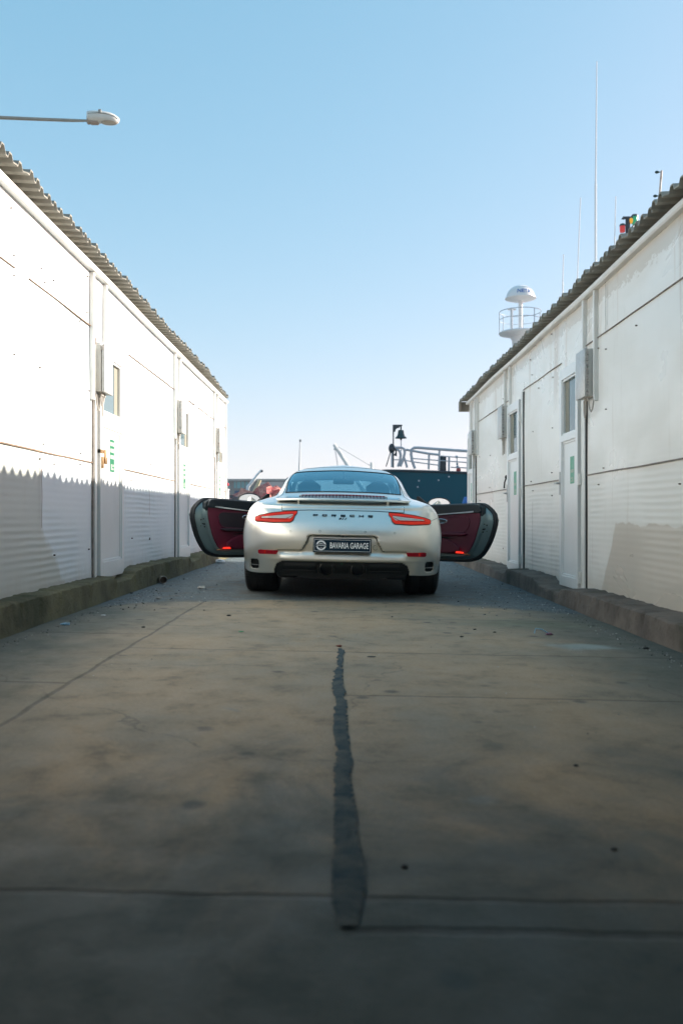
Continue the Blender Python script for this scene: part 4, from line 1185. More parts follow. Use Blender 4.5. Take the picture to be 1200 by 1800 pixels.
# doors
OUT = [(0,.865),(.30,.876),(.60,.887),(.86,.896),(.934,.895),(.975,.880),(1.009,.86),(1.05,.828),(1.084,.79),(1.10,.73),(1.098,.68),(1.084,.625),(1.065,.565),(1.039,.50),(1.008,.44),(.972,.385),(.94,.345),(.903,.315),(.865,.295),(.819,.28),(.74,.266),(.623,.26),(.3,.257),(0,.255)]
INN = [(0,.862),(.30,.873),(.60,.884),(.80,.892),(.86,.889),(.905,.872),(.935,.84),(.950,.81),(.953,.785),(.950,.73),(.942,.68),(.926,.625),(.908,.565),(.885,.50),(.856,.44),(.823,.39),(.800,.36),(.777,.338),(.75,.325),(.71,.318),(.66,.315),(.58,.313),(.3,.312),(0,.31)]
TH = R(45.5)
for sd in (-1, 1):
    hx, hy = .872*sd, 1.80
    T_ = TH if sd < 0 else R(48)
    dx, dy = math.sin(T_)*sd, -math.cos(T_)
    nx, ny = -math.cos(T_)*sd, -math.sin(T_)
    def D(s, z, t): return (hx + dx*s + nx*t, hy + dy*s + ny*t, z)
    def lerp(f, t): return [D(a[0]+(b[0]-a[0])*f, a[1]+(b[1]-a[1])*f, t) for a, b in zip(OUT, INN)]
    mb = MB()
    bulg = lambda z: .035*math.sin(math.pi*max(0, min(1, (z-.25)/.65)))
    skin = []
    for k in range(9):
        f = k/8
        skin.append([D(s, z, -.0) if False else D(s, .255+(z-.255)*1, 0) for s, z in OUT])
    # outer skin: strips from sill to belt
    rows = []
    for s in np.linspace(0, 1.10, 24):
        zt_ = np.interp(s, [p[0] for p in OUT[:10]], [p[1] for p in OUT[:10]])
        bt = OUT[9:][::-1]; zb_ = np.interp(s, [p[0] for p in bt], [p[1] for p in bt])
        rows.append([D(s, zb_+(zt_-zb_)*k/10, -bulg(zb_+(zt_-zb_)*k/10)*math.sin(math.pi*k/10)**.5 if 0 < k < 10 else 0) for k in range(11)])
    mb.grid(rows)
    # jamb: rounded rolls from the outer edge to the trim
    prof = [(0,0),(.10,.028),(.22,.040),(.50,.052),(.74,.066),(.80,.074),(.84,.094),(.93,.104),(1,.106)]
    mb.grid([lerp(f, t) for f, t in prof])
    mb.add(lerp(1, .106), [tuple(range(len(INN)))])
    mb.add([D(0,.255,0), D(0,.865,0), D(0,.862,.106), D(0,.31,.106)], [(0,1,2,3)])
    dr = obj('door', mb, K['jamb'], car)
    # rubber seal
    mb = MB(); ring = lerp(.03, .012); mb.tube(ring, .016, 8); ring = lerp(.13, .032); mb.tube(ring, .017, 8); obj('door_seal', mb, K['blackp'], dr)
    # trim panel
    def inset(poly, f):
        c = (.45, .6); return [(c[0]+(a-c[0])*f, c[1]+(b-c[1])*f) for a, b in poly]
    pan = [(0,.80),(.90,.815),(.945,.81)] + INN[8:17] + [(.765,.345),(.72,.338),(.3,.335),(0,.335)]
    mb = MB(); mb.prism(inset(pan, .985), lambda a, b, t: D(max(a, .01), b, t), .100, .122)
    obj('trim_panel', mb, K['leather'], dr, bevel=.006)
    # black door top with return over the lock end
    tp = [(0,.868),(.30,.880),(.60,.891),(.86,.898),(.915,.893),(.945,.865),(.962,.82),(.945,.800),(.885,.800),(.355,.762),(0,.740)]
    mb = MB(); mb.prism(tp, lambda a, b, t: D(a, b, t), .006, .135); obj('door_top', mb, K['belt'], dr, bevel=.008)
    mb = MB(); mb.prism([(.93,.885),(.975,.862),(.985,.80),(.965,.765),(.945,.770),(.925,.81)], lambda a, b, t: D(a, b, t), .04, .112); obj('lock_cover', mb, K['belt'], dr, bevel=.008)
    # silver strip
    mb = MB(); mb.prism([(.02,.746),(.355,.768),(.870,.806),(.870,.822),(.355,.777),(.02,.753)], lambda a, b, t: D(a, b, t), .13, .139); obj('trim_strip', mb, K['chrome'] if sd < 0 else K['silver'], dr)
    # padded recess with raised rim
    rc = [(.10,.735),(.45,.752),(.76,.758),(.80,.745),(.815,.71),(.80,.64),(.77,.600),(.72,.585),(.45,.575),(.10,.56)]
    mb = MB(); mb.prism(rc, lambda a, b, t: D(a, b, t), .118, .1245); rec = obj('padded_panel', mb, K['leatherd'] if sd < 0 else K['leather'], dr, bevel=.004)
    mb = MB(); mb.tube([D(a, b, .124) for a, b in rc], .0055, 8, closed=True); obj('panel_piping', mb, K['leather'], dr)
    # armrest and door pocket
    mb = MB(); mb.prism([(.0,.585),(.45,.580),(.74,.578),(.80,.568),(.74,.545),(.45,.54),(.0,.535)], lambda a, b, t: D(a, b, t), .115, .165); obj('armrest', mb, K['leatherd'] if sd < 0 else K['leather'], dr, bevel=.012)
    mb = MB(); mb.prism([(.0,.50),(.33,.515),(.52,.505),(.62,.47),(.70,.42),(.70,.372),(.60,.352),(.0,.350)], lambda a, b, t: D(a, b, t), .115, .150); obj('door_pocket', mb, K['leather'], dr, bevel=.012)
    mb = MB(); mb.prism([(.0,.528),(.52,.526),(.62,.512),(.52,.508),(.0,.508)], lambda a, b, t: D(a, b, t), .116, .127); obj('pocket_gap', mb, K['gapk'], dr)
    # handle: bright ring in a dark cup
    hc = (.40 if sd < 0 else .43, .703)
    ov = [(hc[0]+.085*math.cos(t), hc[1]+.024*math.sin(t)) for t in np.linspace(0, 2*math.pi, 26)[:-1]]
    mb = MB(); mb.prism(ov, lambda a, b, t: D(a, b, t), .118, .128); obj('handle_cup', mb, K['blackg'], dr)
    mb = MB(); mb.tube([D(a, b, .131) for a, b in ov], .0045, 8, closed=True); obj('handle', mb, K['chrome'], dr)
    mb = MB(); mb.prism([(.655,.352),(.745,.350),(.738,.366),(.665,.372)], lambda a, b, t: D(a, b, t), .12, .154); obj('door_lamp', mb, K['redlamp'], dr)
    mb = MB(); mb.prism([(.75,.338),(.82,.336),(.79,.345),(.75,.356)], lambda a, b, t: D(a, b, t), .10, .124); obj('lamp_lens', mb, K['amber'], dr)
    # latch, stops and grommets on the jamb
    def J(s, z):      # a point on the jamb between outline and trim: f from s
        import bisect
        best = None
        for f in np.linspace(.1, .8, 30):
            o_ = [(a[0]+(b[0]-a[0])*f, a[1]+(b[1]-a[1])*f) for a, b in zip(OUT, INN)][9:20]
            ss = np.interp(-z, [-q[1] for q in o_], [q[0] for q in o_])
            if best is None or abs(ss-s) < best[0]: best = (abs(ss-s), f)
        f = best[1]; t = np.interp(f, [p[0] for p in prof], [p[1] for p in prof])
        return D(s, z, t+.003)
    mb = MB()
    for (s, z, r_) in ((1.075,.735,.013),(.998,.668,.008),(.975,.678,.007),(.955,.592,.008),(.905,.505,.007),(.995,.60,.005)):
        mb.sphere(J(s, z), r_, 10, 8, (1, 1, 1))
    mb.tube([J(.985,.628), J(.965,.622), J(.945,.624), J(.93,.634)], [.004,.008,.009,.004], 8)
    obj('latch', mb, K['gapk'], dr)
    # mirror on the outer face
    mp = D(.13 if sd < 0 else .17, .912 if sd < 0 else .905, -.20)
    mroot = mp
    mb = MB(); rows = []
    for k in range(13):
        t = k/12; ph = math.pi*t
        # housing: half ellipsoid, open toward the rear
        rows.append([(mp[0]+ .132*math.sin(ph*.5)*math.cos(a)*1.0, mp[1]+.03+.12*math.cos(ph*.5), mp[2]+.073*math.sin(ph*.5)*math.sin(a)) for a in np.linspace(0, 2*math.pi, 29)])
    mb.grid(rows)
    rim = rows[-1]
    mb.grid([rim, [(p[0]*.94+mp[0]*.06, p[1]-.006, p[2]*.94+mp[2]*.06) for p in rim], [(p[0]*.92+mp[0]*.08, p[1]+.012, p[2]*.92+mp[2]*.08) for p in rim]])
    mb.tube([mp, (mp[0]-sd*.08, mp[1]+.06, mp[2]-.04), D(.08, .865, -.0)], [.04,.028,.035], 12)
    mh = obj('wing_mirror', mb, PAINT, dr)
    mb = MB(); n_ = 28
    ring = [(mp[0]+.121*math.cos(a)-sd*.0, mp[1]+.034+.018*math.cos(a)*(1 if sd > 0 else -1)*-1, mp[2]+.066*math.sin(a)) for a in np.linspace(0, 2*math.pi, n_+1)[:-1]]
    mb.add(ring + [(p[0], p[1]+.004, p[2]) for p in ring], [tuple(range(n_)), tuple(range(2*n_-1, n_-1, -1))] + [(k, k+n_, (k+1) % n_+n_, (k+1) % n_) for k in range(n_)])
    obj('mirror_glass', mb, K['mirror'], mh)
    mb = MB(); rg = [(p[0], p[1]-.003, p[2]) for p in rim[:-1]]; mb.tube(rg, .006, 8, closed=True); obj('mirror_rim', mb, K['blackg'], mh)
    mb = MB(); mb.prism([(.0,.865),(.20,.872),(.03,.985),(.0,.985)], lambda a, b, t: D(a, b, t), .0, .02); obj('mirror_sail', mb, K['blackp'], dr)
# ------------------------------------------------------------------ street lamp behind the left building
lampc = mat('lamp_casing', (.68,.67,.62), .4, noise_=(6,.4,(.5,.48,.42)))
galv = mat('galvanised_pole', (.36,.34,.30), .5, .4, noise_=(7,.6,(.26,.25,.22)))
Yl = 17.0
root = thing('street_lamp', 'street lamp with long arm reaching over the white building roof', 'street lamp', (X(-130, Yl), Yl, 0))
mb = MB(); mb.tube([(X(-130,Yl),Yl,0),(X(-130,Yl),Yl,Z(235,Yl)),(X(-124,Yl),Yl,Z(212,Yl)),(X(-100,Yl),Yl,Z(207,Yl))], [.10,.06,.05,.045], 14); obj('pole', mb, galv, root, world=True)
mb = MB(); mb.tube([(X(-102,Yl),Yl,Z(206.5,Yl)),(X(60,Yl),Yl,Z(213.5,Yl)),(X(128,Yl),Yl,Z(216,Yl)),(X(156,Yl),Yl,Z(216.5,Yl))], [.038,.032,.030,.022], 12); obj('arm', mb, galv, root, world=True)
mb = MB()
prof = [(155,.55,201,214),(157,.8,200.5,218),(165,.95,200.5,219.5),(175,1,201,220),(186,1,202,220),(196,.95,204,222),(204,.75,207.5,222),(209,.35,211,220),(210.5,.12,213,217)]
rows = []
for (px, wd, zt, zb) in prof:
    hw = .125*wd; x = X(px, Yl); t_, b_ = Z(zt, Yl), Z(zb, Yl); mid = (t_+b_)/2; h = (t_-b_)/2
    rows.append([(x, Yl+hw*math.copysign(abs(math.cos(a))**.7, math.cos(a)), mid+h*math.copysign(abs(math.sin(a))**.8, math.sin(a))) for a in np.linspace(0, 2*math.pi, 21)])
mb.grid(rows); mb.add(rows[0][:-1], [tuple(range(20))]); mb.add(rows[-1][:-1], [tuple(range(20))])
hd = obj('lamp_head', mb, lampc, root, world=True)
mb = MB(); mb.sphere((X(193, Yl), Yl, Z(220.5, Yl)), .105, 20, 10, (1.5, .95, .30)); obj('lens', mb, mat('lamp_lens', (.40,.35,.27), .15, coat=1), hd, world=True)
mb = MB(); mb.tube([(X(p, Yl), Yl-hw_, Z(q, Yl)) for p, q, hw_ in ((158,208,.10),(175,207.5,.126),(190,209,.126),(203,212,.10),(209,215,.05))], .009, 6)
mb.box(X(177,Yl), X(182,Yl), Yl-.14, Yl-.11, Z(208,Yl), Z(202,Yl)); obj('seam_band', mb, galv, hd, world=True)
mb = MB(); mb.rbox(X(154,Yl), X(160,Yl), Yl-.05, Yl+.05, Z(222,Yl), Z(208,Yl), .015); mb.rbox(X(160,Yl), X(174,Yl), Yl-.06, Yl+.06, Z(222.5,Yl), Z(217,Yl), .012); obj('clamp', mb, mat('lamp_clamp', (.35,.27,.21), .6), hd, world=True)

# thin rod with two insulators on the right-hand roof
Yp = 8.4
root = thing('roof_rod', 'weathered pale rod with two dark insulators on the corrugated roof', 'antenna', (X(1159, Yp), Yp, Z(372, Yp)))
mb = MB(); mb.tube([(X(1158.5,Yp),Yp,Z(390,Yp)),(X(1160,Yp),Yp,Z(345,Yp)),(X(1163.5,Yp),Yp,Z(304.5,Yp))], .0105, 10); obj('rod', mb, mat('rod_paint', (.60,.55,.50), .6, noise_=(30,.9,(.32,.2,.16))), root, world=True)
for py_ in (307, 349):
    mb = MB(); px0 = 1163-(py_-307)*.07
    mb.tube([(X(px0,Yp),Yp,Z(py_,Yp)),(X(px0-9,Yp),Yp,Z(py_,Yp))], .004, 8)
    mb.sphere((X(px0-8,Yp),Yp,Z(py_,Yp)), .015, 12, 8, (1.3,1,.9)); mb.sphere((X(px0-5,Yp),Yp,Z(py_,Yp)), .009, 10, 8)
    obj('insulator', mb, mat('insulator_dark', (.02,.05,.05), .4), root, world=True)

# ------------------------------------------------------------------ moored ship
Ys = 34.0
navy = mat('hull_navy', (.0,.075,.115), .7, spec=.05, noise_=(1.2,.5,(.0,.09,.13)), bump=(3,.15))
navyd = mat('hull_dark', (.006,.022,.034), .5)
railm = mat('rail_paint', (.36,.42,.47), .4)
whitem = mat('ship_white', (.78,.77,.76), .35)
greym = mat('platform_grey', (.40,.43,.46), .5)
ship = thing('moored_ship', 'dark blue ship with bow rail, bell and white radar mast moored at the quay end', 'ship', (9.0, Ys+3, -1.3))
# hull: bow towards -X, deck line falling to the right
def deck(x):  return Z(825.5 + (X_px(x)-690)*.062, Ys)
def X_px(x): return 603 + x*F/Ys
mb = MB(); rows = []
x0 = X(679, Ys)
for k in range(30):
    t = k/29; x = x0 + (24-x0)*t**1.5
    hb = 2.9*min(1, ((x-x0)/5.0))**.55 + .02
    zt_ = deck(x) if x < 7 else deck(7) - (x-7)*.01
    row = []
    for j in range(9):
        q = j/8; zz = -1.6 + (zt_+1.6)*q
        w_ = hb*(.55+.45*q**.7)
        xx = x + (1-q)*1.6*math.exp(-(x-x0)*.5)
        row.append((xx, Ys+2.9-w_, zz))
    back = [(p[0], 2*(Ys+2.9)-p[1], p[2]) for p in row[::-1]]
    rows.append(row + back)
mb.grid(rows); mb.add(rows[-1], [tuple(range(18))]); mb.add(rows[0], [tuple(range(18))])
for i in range(29): mb.add([rows[i][8], rows[i+1][8], rows[i+1][9], rows[i][9]], [(0,1,2,3)])
hull = obj('hull', mb, navy, ship, world=True)
mb = MB(); mb.tube([(r_[8][0], r_[8][1]-.02, r_[8][2]-.02) for r_ in rows], .05, 8); obj('gunwale', mb, navyd, hull, world=True)
mb = MB(); mb.tube([(r_[4][0], r_[4][1]-.05, r_[8][2]-1.28) for r_ in rows[1:]], .06, 8); obj('rubbing_strake', mb, navyd, hull, world=True)
mb = MB()
for (px, py_) in ((735,850),(769,849),(733,861),(787,843)): mb.sphere((X(px,Ys+.6), Ys+.1 , Z(py_,Ys+.1)), .035, 8, 6)
obj('hull_studs', mb, railm, hull, world=True)
# rail
Yr = Ys + 1.2
def pr(pts, r_, name='bow_rail', m=railm):
    mb = MB()
    for p in pts: mb.tube([(X(a, Yr), Yr+dy_, Z(b, Yr)) for a, b, dy_ in p], r_, 8)
    return obj(name, mb, m, ship, world=True)
s8 = lambda a, b, dy_=0: (680+a/8, 745+b/8, dy_)
pr([[s8(80,650),s8(82,470),s8(88,385),s8(110,375),s8(210,375),s8(245,390),s8(258,440),s8(240,520),s8(195,640)],
    [s8(98,405),s8(160,405),s8(190,430),s8(200,480),s8(190,560),s8(160,640)]], .05)
pr([[s8(250,520),s8(270,580),s8(290,655)], [s8(245,430),s8(262,410),s8(290,405),s8(340,415),s8(480,440),s8(600,460),s8(740,475)]], .045)
pr([[s8(400,670),s8(360,560),s8(345,460),s8(355,400),s8(385,378),s8(440,375),s8(750,398),s8(1165,425),s8(1500,452)]], .055)
pr([[s8(745,400),s8(735,690)], [s8(598,460),s8(592,680)], [s8(1148,425),s8(1138,715)], [s8(880,500),s8(876,700)]], .04, 'rail_post')
pr([[s8(90,545),s8(215,545)], [s8(275,555),s8(400,578),s8(740,622)], [s8(370,527),s8(740,555),s8(1180,587),s8(1500,605)], [s8(760,490),s8(900,503),s8(1180,520)], [s8(900,650),s8(1180,662)]], .022, 'rail_wire')
# bell post and bell
mb = MB()
q8 = lambda a, b: (X(680+a/8, Yr), Z(745+b/8, Yr))
mb.prism([q8(88,655),q8(88,52),q8(218,52),q8(222,68),q8(190,75),q8(180,95),q8(150,100),q8(130,120),q8(122,150),q8(104,155),q8(104,655)], lambda a, b, t: (a, Yr+t, b), -.06, .06)
mb.sphere((q8(75,385)[0], Yr, q8(75,385)[1]), .13, 12, 8, (1,1,1.5))
obj('bell_post', mb, navyd, ship, world=True)
mb = MB(); bc, bt = q8(203,128)[0], q8(203,128)[1]; b0 = q8(203,240)[1]; H_ = bt-b0
mb.lathe([(.0,bt+.01),(.10,bt),(.115,bt-.04),(.125,bt-H_*.45),(.15,bt-H_*.7),(.20,bt-H_*.88),(.245,b0),(.22,b0-.01),(.0,b0+.1)], (bc, Yr, 0), 'z', 24)
mb.tube([(bc,Yr,bt),(bc,Yr,q8(203,68)[1])], .03, 8); mb.sphere((bc,Yr,q8(203,255)[1]), .045, 10, 8)
bell = obj('bell', mb, mat('bell_patina', (.012,.05,.055), .45, .3), ship, world=True)
mb = MB(); mb.tube([(bc,Yr,b0),(bc+.01,Yr,q8(203,420)[1])], .018, 6)
obj('bell_rope', mb, railm, bell, world=True)
mb = MB(); mb.tube([(q8(100,385)[0],Yr-.05,q8(0,385)[1]),(q8(130,400)[0],Yr-.05,q8(0,400)[1]),(q8(135,440)[0],Yr-.05,q8(0,440)[1]),(q8(122,490)[0],Yr-.05,q8(0,490)[1])], [.03,.03,.03,.07], 8)
mb.tube([(q8(68,400)[0],Yr,q8(0,400)[1]),(q8(-5,640)[0],Yr,q8(0,640)[1])], .02, 6); obj('rope', mb, navyd, ship, world=True)
mb = MB(); mb.rbox(q8(757,0)[0], q8(845,0)[0], Yr+.1, Yr+.5, q8(0,695)[1]-.2, q8(0,490)[1], .03); obj('deck_bollard', mb, navyd, ship, world=True)
mb = MB()
for (a, b, r_) in ((1075,455,.06),(1085,560,.05),(1090,600,.06)): mb.sphere((q8(a,0)[0], Yr+2, q8(0,b)[1]), r_, 8, 6)
mb.tube([(q8(1085,0)[0],Yr+2,q8(0,700)[1]),(q8(1080,0)[0],Yr+2,q8(0,440)[1])], .02, 6)
obj('deck_fitting', mb, greym, ship, world=True)
mb = MB(); mb.sphere((q8(1100,0)[0], Yr+1.9, q8(0,652)[1]), .10, 10, 8); obj('red_float', mb, mat('float_red', (.6,.08,.07), .5), ship, world=True)
# deckhouse (behind the right building) carries the masts
mb = MB(); zd = deck(6)
mb.rbox(6.4, 17, Ys+.6, Ys+5.2, zd-.6, zd+2.2, .05); mb.rbox(6.9, 14.5, Ys+1.1, Ys+4.7, zd+2.18, 5.6, .05)
dh = obj('deckhouse', mb, whitem, ship, world=True)
mb = MB()
for i in range(7): mb.box(6.88, 6.92, Ys+1.3+i*.48, Ys+1.3+i*.48+.36, 4.5, 5.2)
for i in range(11): mb.box(7.2+i*.66, 7.2+i*.66+.5, Ys+1.07, Ys+1.12, 4.5, 5.2)
obj('wheelhouse_window', mb, K['blackg'], dh, world=True)
# radar platform, mast, dome
Ym = Ys + 2.5
xm = X(915.5, Ym); P_ = lambda px, py_: (X(px, Ym), Z(py_, Ym))
mb = MB()
zt_, zb_ = Z(590.5, Ym), Z(611, Ym)
xc = X(915, Ym)
mb.lathe([(.0,zt_+.05),(.80,zt_+.05),(.86,zt_),(.83,zt_-.05),(.42,zt_-.14),(.32,zt_-.30),(.30,zt_-.6),(.30,5.5),(0,5.5)], (xc-.02, Ym, 0), 'z', 36)
pf = obj('mast_platform', mb, whitem, ship, world=True)
mb = MB(); mb.tube([(xm,Ym,zt_),(xm,Ym,Z(533,Ym))], .085, 16); mb.tube([(X(899,Ym),Ym-.1,zt_),(X(899,Ym),Ym-.1,Z(550,Ym))], .055, 12); mb.box(X(892,Ym), X(906.5,Ym), Ym-.18, Ym-.02, Z(550.5,Ym), Z(548.5,Ym)); obj('radar_mast', mb, whitem, ship, world=True)
mb = MB(); zr0 = Z(530, Ym); zr1 = Z(507, Ym); rd = .585
prof = [(0, zr0-.10), (.35, zr0-.09), (rd*.97, zr0-.02), (rd*1.08, zr0+.0), (rd*1.08, zr0+.03), (rd, zr0+.04)]
for k in range(1, 13): 
    a = math.pi/2*k/12; prof.append((rd*math.cos(a)**.9 if k < 12 else 0, zr0+.04+(zr1-zr0-.04)*math.sin(a)))
mb.lathe(prof, (xm, Ym, 0), 'z', 48)
dome = obj('radar_dome', mb, whitem, ship, world=True)
v_, f_ = text_mesh('NETA', .16, .62, .02)
mb = MB(); pts = []
for p in v_:
    a = -math.pi/2 + (p[0]-.25)/rd*1.0; zz = zr0+.13+p[1]
    hgt = (zz-zr0-.04)/(zr1-zr0-.04); ra = rd*math.cos(math.asin(min(.99, hgt)))**.9+.012
    pts.append((xm+ra*math.cos(a), Ym+ra*math.sin(a), zz))
mb.add(pts, f_); obj('dome_lettering', mb, mat('lettering_blue', (.02,.12,.42), .5), dome, world=True, fix=False)
mb = MB()
zp = zt_+.05
for (h, r0) in ((zp+.50, .012), (Z(553, Ym), .015)):
    mb.tube([(xc+.84*math.cos(a), Ym+.84*math.sin(a), h) for a in np.linspace(math.pi*.9, math.pi*1.92, 24)], r0, 6)
    mb.tube([(xc+.84*math.cos(a), Ym+.84*math.sin(a), h) for a in np.linspace(-.2, math.pi*.9, 20)], r0, 6)
for a in np.linspace(math.pi*.95, math.pi*2.75, 6): mb.tube([(xc+.84*math.cos(a), Ym+.84*math.sin(a), zp-.02), (xc+.84*math.cos(a), Ym+.84*math.sin(a), Z(553, Ym))], .018, 6)
obj('platform_rail', mb, railm, pf, world=True)
# whip antennas
for (xa, ya, xb, yb, xj, yj) in ((1047,470,1049.5,112,1047.5,328),(1015.5,520,1021,352,1015.5,492),(989.5,530,991,452,989.7,500),(1080,440,1083,350,1081,420)):
    mb = MB(); Ya = Ys + 3
    zb0 = 5.55
    mb.tube([(X(xa,Ya)-.0,Ya,zb0),(X(xj,Ya),Ya,Z(yj,Ya))], [.055 if xa == 1047 else .04, .045 if xa == 1047 else .03], 8)
    mb.cyl((X(xj,Ya),Ya,Z(yj+8,Ya)),(X(xj,Ya),Ya,Z(yj,Ya)),.05 if xa == 1047 else .035,8)
    mb.tube([(X(xj,Ya),Ya,Z(yj,Ya)),(X(xb,Ya),Ya,Z(yb,Ya))], [.035 if xa == 1047 else .022, .018], 8)
    obj('whip_antenna', mb, whitem, ship, world=True)
# signal lights on a short mast
Yg = Ys + 3
nav = lambda px, py_: (X(px, Yg), Yg, Z(py_, Yg))
mb = MB(); mb.tube([(X(1104,Yg),Yg,5.5), nav(1104,386)], .10, 8); mb.box(X(1095,Yg), X(1113,Yg), Yg-.08, Yg+.08, Z(389,Yg), Z(386,Yg)); mb.tube([nav(1106,412),nav(1115,400)], .04, 6)
mb.prism([(X(1093,Yg),Z(389,Yg)),(X(1098,Yg),Z(386,Yg)),(X(1098,Yg),Z(390,Yg))], lambda a, b, t: (a, Yg+t, b), -.06, .06)
nm = obj('signal_mast', mb, navyd, ship, world=True)
def nl(px, py_, m, r_=.13, h=.34):
    x, y, z = nav(px, py_)
    mb = MB(); mb.lathe([(0,h/2),(r_*.9,h/2),(r_,h*.3),(r_,-h*.3),(r_*.9,-h/2),(0,-h/2)], (x,y,z), 'z', 16); o = obj('signal_light', mb, m, ship, world=True)
    mb = MB(); mb.lathe([(0,h/2+.06),(r_*.8,h/2+.05),(r_*1.1,h/2),(r_*1.1,h/2-.05)], (x,y,z), 'z', 16); obj('light_cap', mb, navyd, o, world=True)
nl(1116, 391, mat('signal_green', (.01,.22,.10), .3, emis=(.0,.6,.25), estr=.12)); nl(1094.5, 406.5, mat('signal_red', (.55,.01,.01), .3, emis=(1,.05,.03), estr=.08), .11, .30)
mb = MB(); mb.sphere(nav(1109, 392.5), .12, 12, 8, (1,1,1.1)); obj('amber_light', mb, mat('signal_amber', (.7,.30,.01), .3, emis=(1,.45,.02), estr=.2), ship, world=True)

# ------------------------------------------------------------------ person standing by the quay, mostly behind the corner
jac = mat('jacket_blue', (.015,.13,.42), .7, bump=(30,.3)); skinm = mat('skin', (.52,.33,.24), .55); trou = mat('trousers_dark', (.03,.035,.05), .8)
Yp = 31.0 - 2.2
def skin_body(name, joints, edges, m, parent, sub=2):
    me = bpy.data.meshes.new(name); me.from_pydata([j[:3] for j in joints], edges, []); me.materials.append(m)
    o = bpy.data.objects.new(name, me); C.objects.link(o)
    if parent: o.parent = parent
    md = o.modifiers.new('Skin', 'SKIN')
    for i, j in enumerate(joints):
        me.skin_vertices[0].data[i].radius = (j[3], j[4] if len(j) > 4 else j[3])
    me.skin_vertices[0].data[0].use_root = True
    sb = o.modifiers.new('Sub', 'SUBSURF'); sb.levels = sb.render_levels = sub
    md.use_smooth_shade = True
    return o
pr_ = thing('person', 'person in blue jacket seen at the corner of the shaded building, before the ship', 'person', (X(829, Yp), Yp, 0))
jt = [(0,0,.88,.15,.11),(0,0,1.08,.14,.11),(0,0,1.28,.17,.12),(0,0,1.38,.10,.09),(0,0,1.44,.055,.055),(0,.01,1.54,.085,.10),(0,0,1.60,.065,.08),
      (-.19,0,1.33,.065,.065),(-.24,.03,1.10,.05,.05),(-.22,-.08,.90,.038,.038),(-.21,-.11,.83,.035,.02),(.19,0,1.33,.065,.065),(.25,.03,1.10,.05,.05),(.24,-.06,.88,.038,.038),(.24,-.08,.81,.035,.02),
      (-.09,0,.80,.10,.10),(-.10,0,.47,.065,.065),(-.11,.03,.10,.045,.045),(-.11,-.10,.04,.04,.035),(.09,0,.80,.10,.10),(.10,-.02,.47,.065,.065),(.11,0,.10,.045,.045),(.11,-.13,.04,.04,.035)]
ed = [(0,1),(1,2),(2,3),(3,4),(4,5),(5,6),(2,7),(7,8),(8,9),(9,10),(2,11),(11,12),(12,13),(13,14),(0,15),(15,16),(16,17),(17,18),(0,19),(19,20),(20,21),(21,22)]
skin_body('body', jt, ed, skinm, pr_)
k_ = lambda i, f: (*jt[i][:3], *[q+f for q in jt[i][3:]])
skin_body('jacket', [k_(0,.03),k_(1,.035),k_(2,.03),k_(3,.02),k_(7,.025),k_(8,.022),k_(9,.02),k_(11,.025),k_(12,.022),k_(13,.02)], [(0,1),(1,2),(2,3),(2,4),(4,5),(5,6),(2,7),(7,8),(8,9)], jac, pr_)
skin_body('trousers', [k_(0,.015),k_(15,.02),k_(16,.025),k_(17,.03),k_(19,.02),k_(20,.025),k_(21,.03)], [(0,1),(1,2),(2,3),(0,4),(4,5),(5,6)], trou, pr_)
mb = MB(); mb.sphere((0,.02,1.60), .098, 14, 8, (.92,1.05,.8)); obj('hair', mb, mat('hair_fair', (.35,.26,.17), .7, bump=(60,.6)), pr_)
mb = MB(); mb.add([(-.012,-.085,1.545),(.012,-.085,1.545),(0,-.118,1.535),(0,-.088,1.575)], [(0,1,2),(0,2,3),(1,3,2)])
mb.sphere((-.032,-.082,1.565),.010,8,6); mb.sphere((.032,-.082,1.565),.010,8,6); obj('face_features', mb, skinm, pr_)

# ------------------------------------------------------------------ far quay on the left
def V(px, py_, Y): return (X(px, Y), Y, Z(py_, Y))
Yb = 130.
conc = mat('far_concrete', (.32,.31,.30), .9, noise_=(.2,.6,(.42,.38,.35))); turq = mat('far_turquoise', (.05,.25,.28), .3, noise_=(.4,.7,(.10,.33,.34)))
root = thing('harbour_shed', 'long grey harbour shed with turquoise windows across the water', 'building', (X(470,Yb), Yb, -1.3))
mb = MB(); mb.box(X(250,Yb), X(517,Yb), Yb, Yb+18, -2, Z(850,Yb)); obj('wall', mb, mat('shed_wall', (.17,.16,.155), .9, noise_=(.25,.7,(.10,.11,.12))), root, world=True)
mb = MB(); mb.box(X(248,Yb), X(519,Yb), Yb-.6, Yb+18.6, Z(850,Yb)-.02, Z(847,Yb)); obj('roof', mb, conc, root, world=True)
for (a, b) in ((391,398),(399,405),(412,416),(417,424),(425,431),(432,437),(300,330),(345,380)):
    mb = MB(); mb.box(X(a+.3,Yb), X(b-.3,Yb), Yb-.12, Yb, Z(863,Yb), Z(851.5,Yb)); obj('window', mb, turq, root, world=True)
mb = MB(); mb.box(X(455,Yb), X(515,Yb), Yb-.5, Yb-.05, Z(862,Yb), Z(852,Yb)); obj('fascia', mb, mat('shed_fascia', (.42,.37,.36), .9, noise_=(.6,.7,(.30,.25,.24))), root, world=True)
